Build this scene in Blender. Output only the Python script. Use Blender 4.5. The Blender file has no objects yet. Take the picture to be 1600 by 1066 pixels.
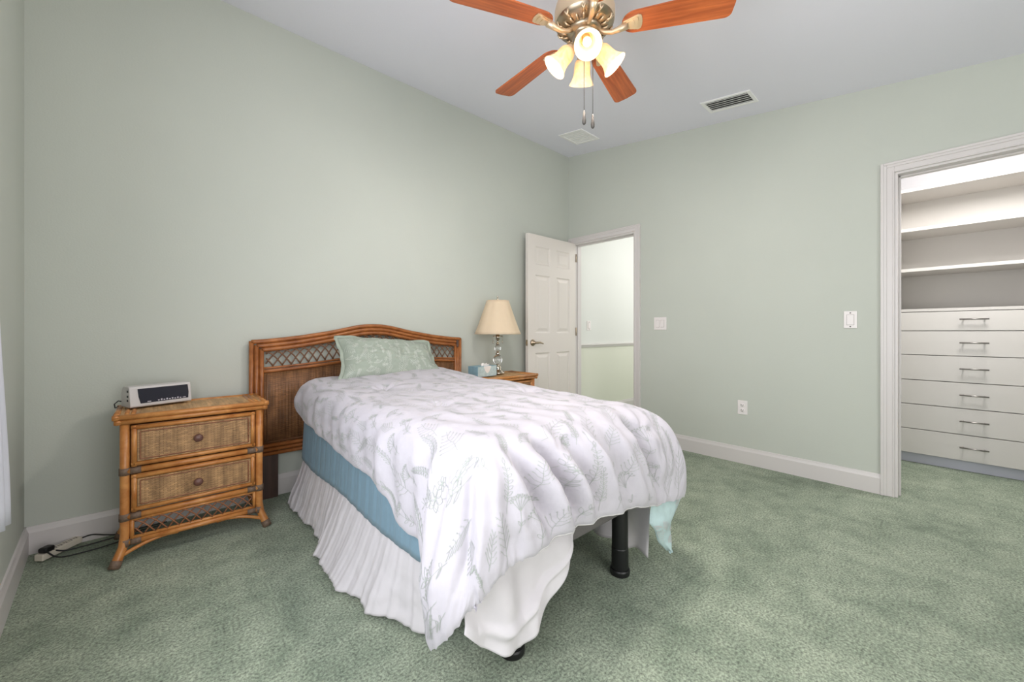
import bpy, math, random
import numpy as np
from mathutils import Vector, Matrix, noise as mnoise

PI = math.pi
scene = bpy.context.scene
col = scene.collection
rng = np.random.default_rng(7)
random.seed(7)

# ------------------------------------------------------------------ camera
cd = bpy.data.cameras.new('camera')
cam = bpy.data.objects.new('camera', cd)
col.objects.link(cam)
cam.location = (0, 0, 1.06)
cam.rotation_euler = (PI / 2, 0, -math.atan2(558, 620))
cd.sensor_width = 36
cd.lens = 36 * 620 / 1600
cd.shift_y = -15 / 1600
cd.clip_start = 0.02
scene.camera = cam

# ------------------------------------------------------------------ world and lights
w = bpy.data.worlds.new('world')
scene.world = w
w.use_nodes = True
w.node_tree.nodes['Background'].inputs[0].default_value = (0.75, 0.87, 1.0, 1)
w.node_tree.nodes['Background'].inputs[1].default_value = 0.6

def area(name, loc, target, sx, sy, power, color):
    l = bpy.data.lights.new(name, 'AREA')
    l.shape = 'RECTANGLE'; l.size = sx; l.size_y = sy; l.energy = power; l.color = color
    o = bpy.data.objects.new(name, l); col.objects.link(o)
    o.location = loc
    o.rotation_euler = (Vector(target) - Vector(loc)).to_track_quat('-Z', 'Y').to_euler()
    return o

def point(name, loc, power, color, r=0.03, parent=None):
    l = bpy.data.lights.new(name, 'POINT'); l.energy = power; l.color = color; l.shadow_soft_size = r
    o = bpy.data.objects.new(name, l); col.objects.link(o); o.location = loc
    if parent: o.parent = parent
    return o

area('front_fill_light', (0.74, -1.72, 1.14), (0.74, 0, 1.16), 1.7, 2.1, 42, (1.0, 0.96, 0.94))  # soft fill from behind the camera, added to brighten floor and low walls
area('daylight_left_window', (-0.45, 0.74, 1.32), (1, 0.80, 1.4), 1.6, 1.5, 40, (0.95, 0.955, 1.0))
area('hall_ceiling_lamp', (4.6, 1.8, 2.45), (4.6, 3.0, 0.9), 0.9, 0.5, 9, (1.0, 0.97, 0.92))
area('hall_end_fill', (5.85, 2.1, 1.35), (3.6, 2.5, 1.2), 1.1, 2.2, 20, (1.0, 0.975, 0.95))  # added fill at the unseen hall end, evens the hall wall top to bottom
area('closet_ceiling_lamp', (3.85, -0.25, 2.40), (4.6, -0.25, 1.0), 0.5, 0.7, 38, (1.0, 0.97, 0.95))
scene.view_settings.view_transform = 'Standard'
scene.view_settings.look = 'None'
scene.view_settings.gamma = 1
scene.view_settings.use_curve_mapping = False
scene.view_settings.exposure = -0.02

# ------------------------------------------------------------------ helpers: materials
def s2l(c):
    return tuple(((v / 255) / 12.92 if v / 255 <= 0.04045 else ((v / 255 + 0.055) / 1.055) ** 2.4) for v in c) + (1,)

class NT:
    def __init__(s, name):
        s.m = bpy.data.materials.new(name); s.m.use_nodes = True
        s.t = s.m.node_tree; s.b = s.t.nodes['Principled BSDF']
    def n(s, typ, ins=None, **kw):
        nd = s.t.nodes.new(typ)
        for k, v in kw.items(): setattr(nd, k, v)
        for k, v in (ins or {}).items():
            if hasattr(v, 'links') or isinstance(v, bpy.types.NodeSocket): s.t.links.new(v, nd.inputs[k])
            else: nd.inputs[k].default_value = v
        return nd
    def link(s, a, k): s.t.links.new(a, s.b.inputs[k])
    def coord(s, scale=(1, 1, 1), rot=(0, 0, 0)):
        tc = s.n('ShaderNodeTexCoord')
        mp = s.n('ShaderNodeMapping', {'Scale': scale, 'Rotation': rot}); s.t.links.new(tc.outputs['Object'], mp.inputs['Vector'])
        return mp.outputs['Vector']
    def ramp(s, fac, stops):
        r = s.n('ShaderNodeValToRGB'); s.t.links.new(fac, r.inputs['Fac'])
        e = r.color_ramp.elements
        while len(e) > 2: e.remove(e[-1])
        for i, (p, c) in enumerate(stops):
            if i < 2: e[i].position = p; e[i].color = c
            else:
                x = e.new(p); x.color = c
        return r.outputs['Color']
    def bump(s, h, strength, dist, normal=None):
        b = s.n('ShaderNodeBump', {'Height': h, 'Strength': strength, 'Distance': dist})
        if normal: s.t.links.new(normal, b.inputs['Normal'])
        return b.outputs['Normal']

def plain(name, rgb, rough=0.5, metal=0.0, noise=0.0, nscale=30, bump=0.0, bscale=200, sheen=0.0, spec=None, emit=None, estr=0, vec=(1, 1, 1)):
    t = NT(name); c = s2l(rgb)
    t.b.inputs['Roughness'].default_value = rough
    t.b.inputs['Metallic'].default_value = metal
    if spec is not None: t.b.inputs['Specular IOR Level'].default_value = spec
    v = t.coord(vec)
    nz = t.n('ShaderNodeTexNoise', {'Vector': v, 'Scale': nscale, 'Detail': 4.0})
    k = noise
    t.link(t.ramp(nz.outputs['Fac'], [(0.3, tuple(x * (1 - k) for x in c[:3]) + (1,)), (0.7, tuple(min(1, x * (1 + k)) for x in c[:3]) + (1,))]), 'Base Color')
    if bump:
        n2 = t.n('ShaderNodeTexNoise', {'Vector': v, 'Scale': bscale, 'Detail': 3.0})
        t.link(t.bump(n2.outputs['Fac'], bump, 0.002), 'Normal')
    if sheen: t.b.inputs['Sheen Weight'].default_value = sheen
    if emit: t.b.inputs['Emission Color'].default_value = s2l(emit); t.b.inputs['Emission Strength'].default_value = estr
    return t.m

def carpet_mat():
    t = NT('green_carpet'); v = t.coord()
    fine = t.n('ShaderNodeTexNoise', {'Vector': v, 'Scale': 112.0, 'Detail': 4.0, 'Roughness': 0.75})
    mid = t.n('ShaderNodeTexNoise', {'Vector': v, 'Scale': 9.0, 'Detail': 5.0, 'Roughness': 0.6})
    big = t.n('ShaderNodeTexNoise', {'Vector': v, 'Scale': 2.1, 'Detail': 3.0})
    a = t.n('ShaderNodeMath', {0: mid.outputs['Fac'], 1: 0.55}, operation='MULTIPLY')
    b = t.n('ShaderNodeMath', {0: big.outputs['Fac'], 1: 0.45}, operation='MULTIPLY')
    ab = t.n('ShaderNodeMath', {0: a.outputs[0], 1: b.outputs[0]}, operation='ADD')
    base = t.ramp(ab.outputs[0], [(0.36, s2l((123, 138, 117))), (0.64, s2l((170, 181, 158)))])
    fr = t.ramp(fine.outputs['Fac'], [(0.33, (0.32, 0.32, 0.32, 1)), (0.68, (1.70, 1.70, 1.70, 1))])
    mx = t.n('ShaderNodeMix', data_type='RGBA', blend_type='MULTIPLY'); mx.inputs[0].default_value = 1
    t.t.links.new(base, mx.inputs[6]); t.t.links.new(fr, mx.inputs[7])
    t.link(mx.outputs[2], 'Base Color')
    t.b.inputs['Roughness'].default_value = 1; t.b.inputs['Specular IOR Level'].default_value = 0.1
    t.b.inputs['Sheen Weight'].default_value = 0.2
    n = t.bump(mid.outputs['Fac'], 0.25, 0.02)
    t.link(t.bump(fine.outputs['Fac'], 0.9, 0.008, n), 'Normal')
    return t.m

def wicker_mat(name, plane, light, dark, bw=0.026, rh=0.0055):
    t = NT(name)
    tc = t.n('ShaderNodeTexCoord')
    sp = t.n('ShaderNodeSeparateXYZ'); t.t.links.new(tc.outputs['Object'], sp.inputs[0])
    cb = t.n('ShaderNodeCombineXYZ')
    t.t.links.new(sp.outputs[plane[0].upper()], cb.inputs[0]); t.t.links.new(sp.outputs[plane[1].upper()], cb.inputs[1])
    br = t.n('ShaderNodeTexBrick', {'Vector': cb.outputs[0], 'Color1': s2l(light), 'Color2': s2l(tuple(int(x * .84) for x in light)), 'Mortar': s2l(dark),
             'Scale': 1.0, 'Mortar Size': rh * .16, 'Mortar Smooth': 0.6, 'Bias': 0.0, 'Brick Width': bw, 'Row Height': rh})
    br.offset = 0.5
    mp = t.n('ShaderNodeMapping', {'Scale': (26, 5, 26)}); t.t.links.new(cb.outputs[0], mp.inputs[0])
    nz = t.n('ShaderNodeTexNoise', {'Vector': mp.outputs[0], 'Scale': 1.0, 'Detail': 3.0})
    rp = t.ramp(nz.outputs['Fac'], [(0.3, (0.55, 0.5, 0.45, 1)), (0.7, (1.15, 1.1, 1.05, 1))])
    mx = t.n('ShaderNodeMix', data_type='RGBA', blend_type='MULTIPLY'); mx.inputs[0].default_value = 1
    t.t.links.new(br.outputs['Color'], mx.inputs[6]); t.t.links.new(rp, mx.inputs[7])
    t.link(mx.outputs[2], 'Base Color')
    t.b.inputs['Roughness'].default_value = 0.5
    wv = t.n('ShaderNodeTexWave', {'Vector': cb.outputs[0], 'Scale': 1 / (bw * 2) * 1.0, 'Distortion': 0.4}, wave_type='BANDS', bands_direction='X')
    n1 = t.bump(wv.outputs['Fac'], 0.35, 0.004)
    inv = t.n('ShaderNodeMath', {0: 1.0, 1: br.outputs['Fac']}, operation='SUBTRACT')
    t.link(t.bump(inv.outputs[0], 0.8, 0.002, n1), 'Normal')
    return t.m

def wood_mat(name, a, b, vec=(2, 40, 40), rough=0.35, scale=1.0):
    t = NT(name); v = t.coord(vec)
    nz = t.n('ShaderNodeTexNoise', {'Vector': v, 'Scale': scale, 'Detail': 5.0, 'Roughness': 0.6, 'Distortion': 0.6})
    t.link(t.ramp(nz.outputs['Fac'], [(0.32, s2l(a)), (0.68, s2l(b))]), 'Base Color')
    t.b.inputs['Roughness'].default_value = rough
    return t.m

def fabric_mat(name, rgb, rough=0.85, bump=0.15, trans=0.0, noise=0.02, sheen=0.1):
    t = NT(name); c = s2l(rgb); v = t.coord()
    nz = t.n('ShaderNodeTexNoise', {'Vector': v, 'Scale': 25.0, 'Detail': 4.0})
    t.link(t.ramp(nz.outputs['Fac'], [(0.3, tuple(x * (1 - noise) for x in c[:3]) + (1,)), (0.7, tuple(min(1, x * (1 + noise)) for x in c[:3]) + (1,))]), 'Base Color')
    t.b.inputs['Roughness'].default_value = rough
    t.b.inputs['Specular IOR Level'].default_value = 0.25
    t.b.inputs['Sheen Weight'].default_value = sheen
    n2 = t.n('ShaderNodeTexNoise', {'Vector': v, 'Scale': 18.0, 'Detail': 6.0, 'Roughness': 0.55, 'Distortion': 0.5})
    t.link(t.bump(n2.outputs['Fac'], bump, 0.02), 'Normal')
    if trans:
        tr = t.n('ShaderNodeBsdfTranslucent', {'Color': c}); ms = t.n('ShaderNodeMixShader', {'Fac': trans})
        out = t.t.nodes['Material Output']
        t.t.links.new(t.b.outputs[0], ms.inputs[1]); t.t.links.new(tr.outputs[0], ms.inputs[2]); t.t.links.new(ms.outputs[0], out.inputs[0])
    return t.m

M = {}
M['wall'] = plain('sage_wall_paint', (197, 201, 192), 0.75, noise=0.015, nscale=2, bump=0.25, bscale=120, spec=0.2)
M['hall_wall'] = plain('hall_upper_paint', (228, 230, 226), 0.75, bump=0.2, bscale=120, spec=0.2)
M['hall_low'] = plain('hall_lower_paint', (226, 228, 214), 0.75, bump=0.2, bscale=120, spec=0.2)
M['closet_wall'] = plain('closet_wall_paint', (222, 221, 222), 0.8, bump=0.2, bscale=120, spec=0.2)
M['ceiling'] = plain('ceiling_paint', (238, 237, 246), 0.9, bump=0.3, bscale=150, spec=0.1)
M['trim'] = plain('white_trim_paint', (216, 211, 209), 0.35)
M['door'] = plain('door_paint', (226, 219, 212), 0.4, bump=0.06, bscale=60)
M['carpet'] = carpet_mat()
M['melamine'] = plain('closet_melamine', (206, 202, 197), 0.45)
M['melamine_blue'] = plain('closet_toe_board', (196, 197, 208), 0.5)
M['steel'] = plain('brushed_steel', (150, 146, 142), 0.3, metal=1.0)
M['nickel'] = plain('satin_nickel', (176, 160, 138), 0.32, metal=1.0)
M['brass'] = plain('polished_pewter_brass', (232, 208, 176), 0.38, metal=0.85)
M['chrome'] = plain('lamp_chrome', (190, 180, 165), 0.15, metal=1.0)
M['rattan'] = wood_mat('rattan_pole', (168, 102, 48), (208, 146, 82), (14, 14, 14), 0.32, 1.0)
M['rattan_dark'] = wood_mat('rattan_headboard_pole', (128, 72, 34), (178, 112, 60), (10, 10, 10), 0.35, 1.0)
M['binding'] = plain('rattan_binding', (112, 92, 76), 0.6, noise=0.25, nscale=150)
M['cane'] = plain('lattice_cane', (140, 92, 62), 0.45, noise=0.15, nscale=40)
M['cane_dark'] = plain('headboard_lattice_cane', (120, 84, 58), 0.45, noise=0.15, nscale=40)
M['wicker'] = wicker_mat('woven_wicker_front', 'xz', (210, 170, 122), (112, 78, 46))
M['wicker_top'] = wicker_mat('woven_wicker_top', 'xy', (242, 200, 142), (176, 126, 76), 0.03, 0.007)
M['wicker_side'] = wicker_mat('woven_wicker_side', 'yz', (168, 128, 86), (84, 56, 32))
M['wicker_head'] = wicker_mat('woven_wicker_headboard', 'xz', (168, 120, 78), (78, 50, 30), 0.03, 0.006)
M['darkwood'] = wood_mat('dark_walnut_board', (66, 48, 42), (92, 68, 58), (30, 30, 3), 0.5)
M['knob'] = plain('brown_wooden_knob', (104, 70, 60), 0.35, noise=0.1)
M['blade'] = wood_mat('cherry_fan_blade', (146, 70, 36), (196, 106, 56), (3, 55, 55), 0.38)
M['comforter'] = fabric_mat('white_cotton_comforter', (197, 193, 200), 0.7, 0.12)
M['print'] = fabric_mat('grey_green_floral_print', (174, 180, 173), 0.8, 0.05)
M['lining'] = fabric_mat('aqua_comforter_lining', (186, 208, 208), 0.75, 0.15, noise=0.08)
M['piping'] = fabric_mat('cream_edge_piping', (200, 198, 196), 0.8, 0.05)
M['pillow'] = fabric_mat('sage_pillow_cotton', (158, 167, 154), 0.75, 0.15, noise=0.05)
M['pillow_print'] = fabric_mat('white_pillow_print', (192, 198, 188), 0.8, 0.05)
M['blanket'] = fabric_mat('slate_blue_blanket', (126, 154, 171), 0.8, 0.12)
M['skirt'] = fabric_mat('white_sheer_bed_skirt', (238, 234, 237), 0.8, 0.08, trans=0.25)
M['curtain'] = fabric_mat('white_curtain_cloth', (240, 240, 246), 0.8, 0.05, trans=0.4)
M['frame'] = plain('grey_upholstered_base', (104, 101, 99), 0.85, noise=0.08, nscale=300, bump=0.3, bscale=500)
M['black'] = plain('black_plastic', (22, 22, 23), 0.4)
M['mattress'] = fabric_mat('white_mattress_cover', (222, 222, 222))
M['shade'] = fabric_mat('cream_lamp_shade', (246, 228, 200), 0.85, 0.03, trans=0.3)
M['plate'] = plain('white_switch_plate', (236, 230, 228), 0.35)
M['slot'] = plain('dark_slots', (60, 56, 54), 0.6)
M['plate_shadow'] = plain('switch_gap_shadow', (176, 170, 168), 0.5)  # grey colour standing in for the shade around each rocker
M['vent'] = plain('white_vent_metal', (250, 249, 248), 0.4)
M['ventdark'] = plain('vent_duct_shadow', (70, 68, 66), 0.8)
M['radio'] = plain('silver_plastic', (202, 198, 196), 0.35)
M['screen'] = plain('radio_dark_window', (44, 44, 54), 0.12, spec=0.35)
M['radio_mark'] = plain('radio_key_marks', (196, 190, 200), 0.4)
M['tissue_blue'] = plain('tissue_box_blue', (140, 172, 184), 0.5, noise=0.12, nscale=40)
M['tissue_pale'] = plain('tissue_box_pale', (190, 206, 206), 0.5, noise=0.12, nscale=60)
M['tissue'] = plain('tissue_paper', (240, 232, 226), 0.8)
M['cord'] = plain('black_cord_rubber', (28, 28, 28), 0.5)
M['chain'] = plain('grey_chain_steel', (96, 92, 88), 0.45, metal=0.6)
M['strip'] = plain('ivory_power_strip', (216, 208, 192), 0.45)

def glass_mat(name, rgb=(255, 255, 255), rough=0.0):
    t = NT(name)
    t.b.inputs['Base Color'].default_value = s2l(rgb); t.b.inputs['Transmission Weight'].default_value = 1; t.b.inputs['Roughness'].default_value = rough
    t.b.inputs['IOR'].default_value = 1.5
    return t.m
M['crystal'] = glass_mat('clear_crystal')

def shade_glass():
    t = NT('frosted_alabaster_glass'); c = s2l((252, 238, 214)); v = t.coord()
    nz = t.n('ShaderNodeTexNoise', {'Vector': v, 'Scale': 28.0, 'Detail': 3.0, 'Distortion': 1.5})
    cr = t.ramp(nz.outputs['Fac'], [(0.3, s2l((250, 226, 188))), (0.7, s2l((255, 244, 226)))])
    t.link(cr, 'Base Color'); t.b.inputs['Roughness'].default_value = 0.3
    tr = t.n('ShaderNodeBsdfTranslucent'); t.t.links.new(cr, tr.inputs[0])
    ms = t.n('ShaderNodeMixShader', {'Fac': 0.42}); out = t.t.nodes['Material Output']
    t.t.links.new(t.b.outputs[0], ms.inputs[1]); t.t.links.new(tr.outputs[0], ms.inputs[2]); t.t.links.new(ms.outputs[0], out.inputs[0])
    return t.m
M['fanglass'] = shade_glass()
M['bulb'] = plain('lit_bulb', (255, 236, 200), 0.5, emit=(255, 226, 180), estr=3.5)

# ------------------------------------------------------------------ helpers: meshes
class MB:
    def __init__(s): s.v = []; s.f = []; s.mi = []; s.sm = []
    def add(s, verts, faces, mi=0, smooth=False):
        b = len(s.v); s.v += [tuple(p) for p in verts]
        for f in faces: s.f.append(tuple(b + i for i in f)); s.mi.append(mi); s.sm.append(smooth)
        return s
    def box(s, lo, hi, mi=0, mat=None):
        x0, y0, z0 = lo; x1, y1, z1 = hi
        p = [(x0,y0,z0),(x1,y0,z0),(x1,y1,z0),(x0,y1,z0),(x0,y0,z1),(x1,y0,z1),(x1,y1,z1),(x0,y1,z1)]
        if mat is not None: p = [tuple(mat @ Vector(q)) for q in p]
        return s.add(p, [(0,3,2,1),(4,5,6,7),(0,1,5,4),(1,2,6,5),(2,3,7,6),(3,0,4,7)], mi)
    def prism(s, pts, axis, a, b, mi=0):
        # pts: 2D outline; axis 'x' -> pts are (y,z); 'y' -> (x,z); 'z' -> (x,y)
        def p3(p, t): return {'x': (t, p[0], p[1]), 'y': (p[0], t, p[1]), 'z': (p[0], p[1], t)}[axis]
        n = len(pts); v = [p3(p, a) for p in pts] + [p3(p, b) for p in pts]
        f = [tuple(range(n))[::-1], tuple(range(n, 2 * n))] + [(i, (i + 1) % n, n + (i + 1) % n, n + i) for i in range(n)]
        return s.add(v, f, mi)
    def tube(s, pts, r, n=8, mi=0, closed=False, caps=True):
        P = [Vector(p) for p in pts]; m = len(P)
        R = r if hasattr(r, '__len__') else [r] * m
        vs = []; up = None
        for i in range(m):
            if closed: t = (P[(i + 1) % m] - P[i - 1]).normalized()
            else: t = (P[min(i + 1, m - 1)] - P[max(i - 1, 0)]).normalized()
            if up is None:
                up = Vector((0, 0, 1)) if abs(t.z) < 0.9 else Vector((1, 0, 0))
            u = (up - t * up.dot(t)).normalized(); up = u; q = t.cross(u)
            for k in range(n):
                a = 2 * PI * k / n
                vs.append(P[i] + (u * math.cos(a) + q * math.sin(a)) * R[i])
        fs = []
        for i in range(m if closed else m - 1):
            j = (i + 1) % m
            for k in range(n):
                fs.append((i * n + k, i * n + (k + 1) % n, j * n + (k + 1) % n, j * n + k))
        if caps and not closed: fs += [tuple(range(n))[::-1], tuple(range((m - 1) * n, m * n))]
        return s.add(vs, fs, mi, True)
    def lathe(s, prof, n=24, mi=0, mat=None, squash=None, seg=None):
        vs = []
        for r, z in prof:
            for k in range(n):
                a = 2 * PI * k / n
                p = Vector((r * math.cos(a), r * math.sin(a), z))
                vs.append(mat @ p if mat is not None else p)
        fs = [(i * n + k, i * n + (k + 1) % n, (i + 1) * n + (k + 1) % n, (i + 1) * n + k) for i in range(len(prof) - 1) for k in range(n)]
        return s.add(vs, fs, mi, True)
    def lathe_sharp(s, prof, n=24, mi=0, mat=None):
        for a, b in zip(prof, prof[1:]): s.lathe([a, b], n, mi, mat)
        return s
    def grid(s, P, mi=0, flip=False, closed_u=False):
        n, m = P.shape[:2]; fs = []
        for i in range(n - 1):
            for j in range(m - 1):
                q = (i * m + j, (i + 1) * m + j, (i + 1) * m + j + 1, i * m + j + 1)
                fs.append(q[::-1] if flip else q)
        return s.add(P.reshape(-1, 3), fs, mi, True)
    def build(s, name, mats, parent=None, loc=None, bevel=0, seg=2, autosmooth=False):
        me = bpy.data.meshes.new(name); me.from_pydata([tuple(map(float, p)) for p in s.v], [], s.f)
        for m in (mats if isinstance(mats, (list, tuple)) else [mats]): me.materials.append(M[m])
        me.polygons.foreach_set('material_index', s.mi); me.polygons.foreach_set('use_smooth', s.sm)
        me.update()
        o = bpy.data.objects.new(name, me); col.objects.link(o)
        if parent: o.parent = parent
        if loc is not None: o.location = loc
        if bevel:
            b = o.modifiers.new('bevel', 'BEVEL'); b.width = bevel; b.segments = seg; b.limit_method = 'ANGLE'
        return o

def tag(o, label, cat, group=None, kind=None):
    o['label'] = label; o['category'] = cat
    if group: o['group'] = group
    if kind: o['kind'] = kind
    return o

def thing(name, label, cat, loc=(0, 0, 0), rz=0, group=None):
    o = bpy.data.objects.new(name, None); col.objects.link(o)
    o.empty_display_size = 0.1
    o.location = loc; o.rotation_euler = (0, 0, rz)
    return tag(o, label, cat, group)

def struct(o, label=None, cat=None):
    o['kind'] = 'structure'
    if label: o['label'] = label
    if cat: o['category'] = cat
    return o

def dup(root, loc, rz, label):
    r = root.copy(); col.objects.link(r); r.location = loc; r.rotation_euler = (0, 0, rz); r['label'] = label
    for ch in list(root.children):
        c = ch.copy(); col.objects.link(c); c.parent = r
        for g in list(ch.children):
            d = g.copy(); col.objects.link(d); d.parent = c
    return r

def arc(p0, p1, p2, n=14):
    p0, p1, p2 = map(Vector, (p0, p1, p2))
    return [p0 * (1 - t) ** 2 + p1 * 2 * t * (1 - t) + p2 * t * t for t in np.linspace(0, 1, n)]

# ------------------------------------------------------------------ room shell
XL, XR, YB, YF = -0.46, 3.516, 2.942, -1.70
XLF = -0.30   # the left wall is a little out of square
WT = 0.12
def cz(y): return 3.05 - 0.149 * (YB - y)

m = MB(); m.box((-0.75, YF - 0.15, -0.1), (6.0, 3.15, 0.0))
struct(m.build('floor', 'carpet'), 'green cut pile carpet over the whole floor', 'floor')
m = MB(); m.prism([(YF - 0.12, cz(YF - 0.12)), (YB, cz(YB)), (YB, cz(YB) + 0.1), (YF - 0.12, cz(YF - 0.12) + 0.1)], 'x', -0.75, XR)
struct(m.build('ceiling', 'ceiling'), 'white ceiling sloping down from the headboard wall', 'ceiling')
m = MB(); m.box((-0.75, YB, 0), (XR + WT, YB + WT, 3.15))
struct(m.build('wall_back', 'wall'), 'pale sage green wall behind the headboard', 'wall')
# right wall with the hall doorway and the closet doorway
D1a, D1b, D1h = 2.095, 2.868, 2.045
D2a, D2b, D2h = -0.66, 0.248, 2.075
m = MB()
def wseg(y0, y1, z0): m.prism([(y0, z0), (y1, z0), (y1, cz(y1) + 0.1), (y0, cz(y0) + 0.1)], 'x', XR, XR + WT)
wseg(D1b, YB, 0); wseg(D1a, D1b, D1h); wseg(D2b, D1a, 0); wseg(D2a, D2b, D2h); wseg(YF - 0.12, D2a, 0)
struct(m.build('wall_right', 'wall'), 'pale sage green wall with two doorways', 'wall')
# left wall, window opening nearer the camera
def xl(y): return XL + 0.065 * (YB - y)
m = MB()
def lseg(y0, y1, z0, z1=None):
    t0 = cz(y0) + 0.1 if z1 is None else z1; t1 = cz(y1) + 0.1 if z1 is None else z1
    v = []
    for y, z, dx in ((y0, z0, 0), (y1, z0, 0), (y1, t1, 0), (y0, t0, 0), (y0, z0, -WT), (y1, z0, -WT), (y1, t1, -WT), (y0, t0, -WT)):
        v.append((xl(y) + dx, y, z))
    m.add(v, [(0,1,2,3),(7,6,5,4),(0,4,5,1),(1,5,6,2),(2,6,7,3),(3,7,4,0)])
lseg(1.62, YB, 0); lseg(-0.15, 1.62, 0, 0.5); lseg(-0.15, 1.62, 2.15); lseg(YF, -0.15, 0)
struct(m.build('wall_left', 'wall'), 'pale sage green wall with the curtained window', 'wall')
m = MB()
for a, b, c, d in ((-0.75, -0.12, 0, 2.4), (1.62, XR, 0, 2.4), (-0.12, 1.62, 0, 0.06), (-0.12, 1.62, 2.22, 2.4)):
    m.box((a, YF - WT, c), (b, YF, d))
struct(m.build('wall_front', 'wall'), 'pale sage green wall behind the viewpoint with an added wide opening', 'wall')
# window frames
m = MB(); y0, y1 = -0.15, 1.62
for a, b, c, d in ((y0, y1, 0.5, 0.55), (y0, y1, 2.1, 2.15), (y0, y0 + 0.05, 0.55, 2.1), (y1 - 0.05, y1, 0.55, 2.1)):
    m.box((xl(a) - 0.10, a, c), (xl(a) - 0.055, b, d))
struct(m.build('window_1', 'trim'), 'white framed window in the left wall', 'window')
m = MB()
for a, b, c, d in ((-0.12, 1.62, 0.06, 0.11), (-0.12, 1.62, 2.17, 2.22), (-0.12, -0.07, 0.11, 2.17), (1.57, 1.62, 0.11, 2.17)):
    m.box((a, YF - 0.1, c), (b, YF - 0.05, d))
struct(m.build('added_window', 'trim'), 'wide white framed glazed doorway, added behind the viewpoint for light', 'window')  # unseen opening, widened and placed to suit the fill light

# baseboards, stepped cap
def base_prof(h=0.13): return [(0, 0), (0.015, 0), (0.015, h - 0.028), (0.010, h - 0.014), (0.007, h), (0, h)]
m = MB(); m.prism([(YB - a, z) for a, z in base_prof()], 'x', xl(YB), XR)
struct(m.build('baseboard_back', 'trim'), 'white baseboard along the headboard wall', 'baseboard')
m = MB(); m.prism([(XR - a, z) for a, z in base_prof()], 'y', D2b + 0.064, D1a - 0.064)
m.prism([(XR - a, z) for a, z in base_prof()], 'y', YF, D2a - 0.064)
struct(m.build('baseboard_right', 'trim'), 'white baseboard along the wall between the doorways', 'baseboard')
m = MB(); pr = base_prof(); v = []
for y in (YB, YF): v += [(xl(y) + a, y, z) for a, z in pr]
n = len(pr); m.add(v, [(i, (i + 1) % n, n + (i + 1) % n, n + i) for i in range(n)])
struct(m.build('baseboard_left', 'trim'), 'white baseboard along the left wall', 'baseboard')

# door casings with a stepped moulding, and jambs
def casing(name, y0, y1, h, label, wd=0.062, left=True):
    m = MB()
    steps = [(0, wd - 0.003, 0.012), (wd * 0.55, wd - 0.0015, 0.018), (wd * 0.78, wd, 0.023), (0.001, wd * .14, 0.016)]   # offset from inner edge
    for a, b, t in steps:
        m.box((XR - t, y0 - b, 0), (XR, y0 - a, h + b))
        if left: m.box((XR - t, y1 + a, 0), (XR, y1 + b, h + b))
        m.box((XR - t, y0 - a, h + a), (XR, y1 + (a if left else 0), h + b))
    # jamb lining with a stop
    m.box((XR - 0.004, y0 - 0.0008, 0), (XR + WT + 0.004, y0 + 0.014, h - 0.001)); m.box((XR - 0.004, y1 - 0.014, 0), (XR + WT + 0.004, y1 + 0.0008, h - 0.001))
    m.box((XR - 0.0045, y0 + 0.0005, h - 0.014), (XR + WT + 0.0045, y1 - 0.0005, h + 0.0008))
    m.box((XR + 0.05, y0 + 0.014, 0), (XR + 0.085, y0 + 0.024, h - 0.014)); m.box((XR + 0.05, y1 - 0.024, 0), (XR + 0.085, y1 - 0.014, h - 0.014))
    m.box((XR + 0.05, y0 + 0.014, h - 0.024), (XR + 0.085, y1 - 0.014, h - 0.014))
    return struct(m.build(name, 'trim', bevel=0.002), label, 'door frame')
casing('trim_1', D1a, D1b, D1h, 'white casing around the hall doorway in the corner')
casing('trim_2', D2a, D2b, D2h, 'white casing around the closet doorway', 0.066)

# hall beyond the corner doorway
HY_ = 3.0
m = MB(); m.box((XR + WT, HY_, 0.88), (6.0, HY_ + 0.1, 2.8)); m.box((5.9, 1.5, 0), (6.0, HY_, 2.8)); m.box((XR + WT, 1.4, 0), (6.0, 1.5, 2.8))
m.box((XR + WT, HY_, 0), (6.0, HY_ + 0.1, 0.88), 1)
struct(m.build('wall_hall', ['hall_wall', 'hall_low']), 'pale hall wall seen through the corner doorway', 'wall')
m = MB(); m.box((XR + WT, 1.4, 2.7), (6.0, HY_ + 0.1, 2.8))
struct(m.build('ceiling_hall', 'ceiling'), 'white hall ceiling', 'ceiling')
m = MB(); m.prism([(HY_, 0.862), (HY_ - 0.012, 0.866), (HY_ - 0.018, 0.885), (HY_ - 0.028, 0.892), (HY_ - 0.028, 0.902), (HY_, 0.906)], 'x', XR + WT, 5.9)
struct(m.build('trim_3', 'trim'), 'white chair rail along the hall wall', 'chair rail')
m = MB(); m.prism([(HY_ - a, z) for a, z in base_prof()], 'x', XR + WT, 5.9)
struct(m.build('baseboard_hall', 'trim'), 'white baseboard of the hall', 'baseboard')

# closet beyond the right doorway
m = MB(); m.box((4.98, -1.3, 0), (5.08, 0.7, 2.6)); m.box((XR + WT, 0.6, 0), (4.98, 0.7, 2.6)); m.box((XR + WT, -1.4, 0), (5.08, -1.3, 2.6))
struct(m.build('wall_closet', 'closet_wall'), 'white closet wall behind the shelves', 'wall')
m = MB(); m.box((XR + WT, -1.4, 2.5), (5.08, 0.7, 2.6))
struct(m.build('ceiling_closet', 'ceiling'), 'white closet ceiling', 'ceiling')

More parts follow.
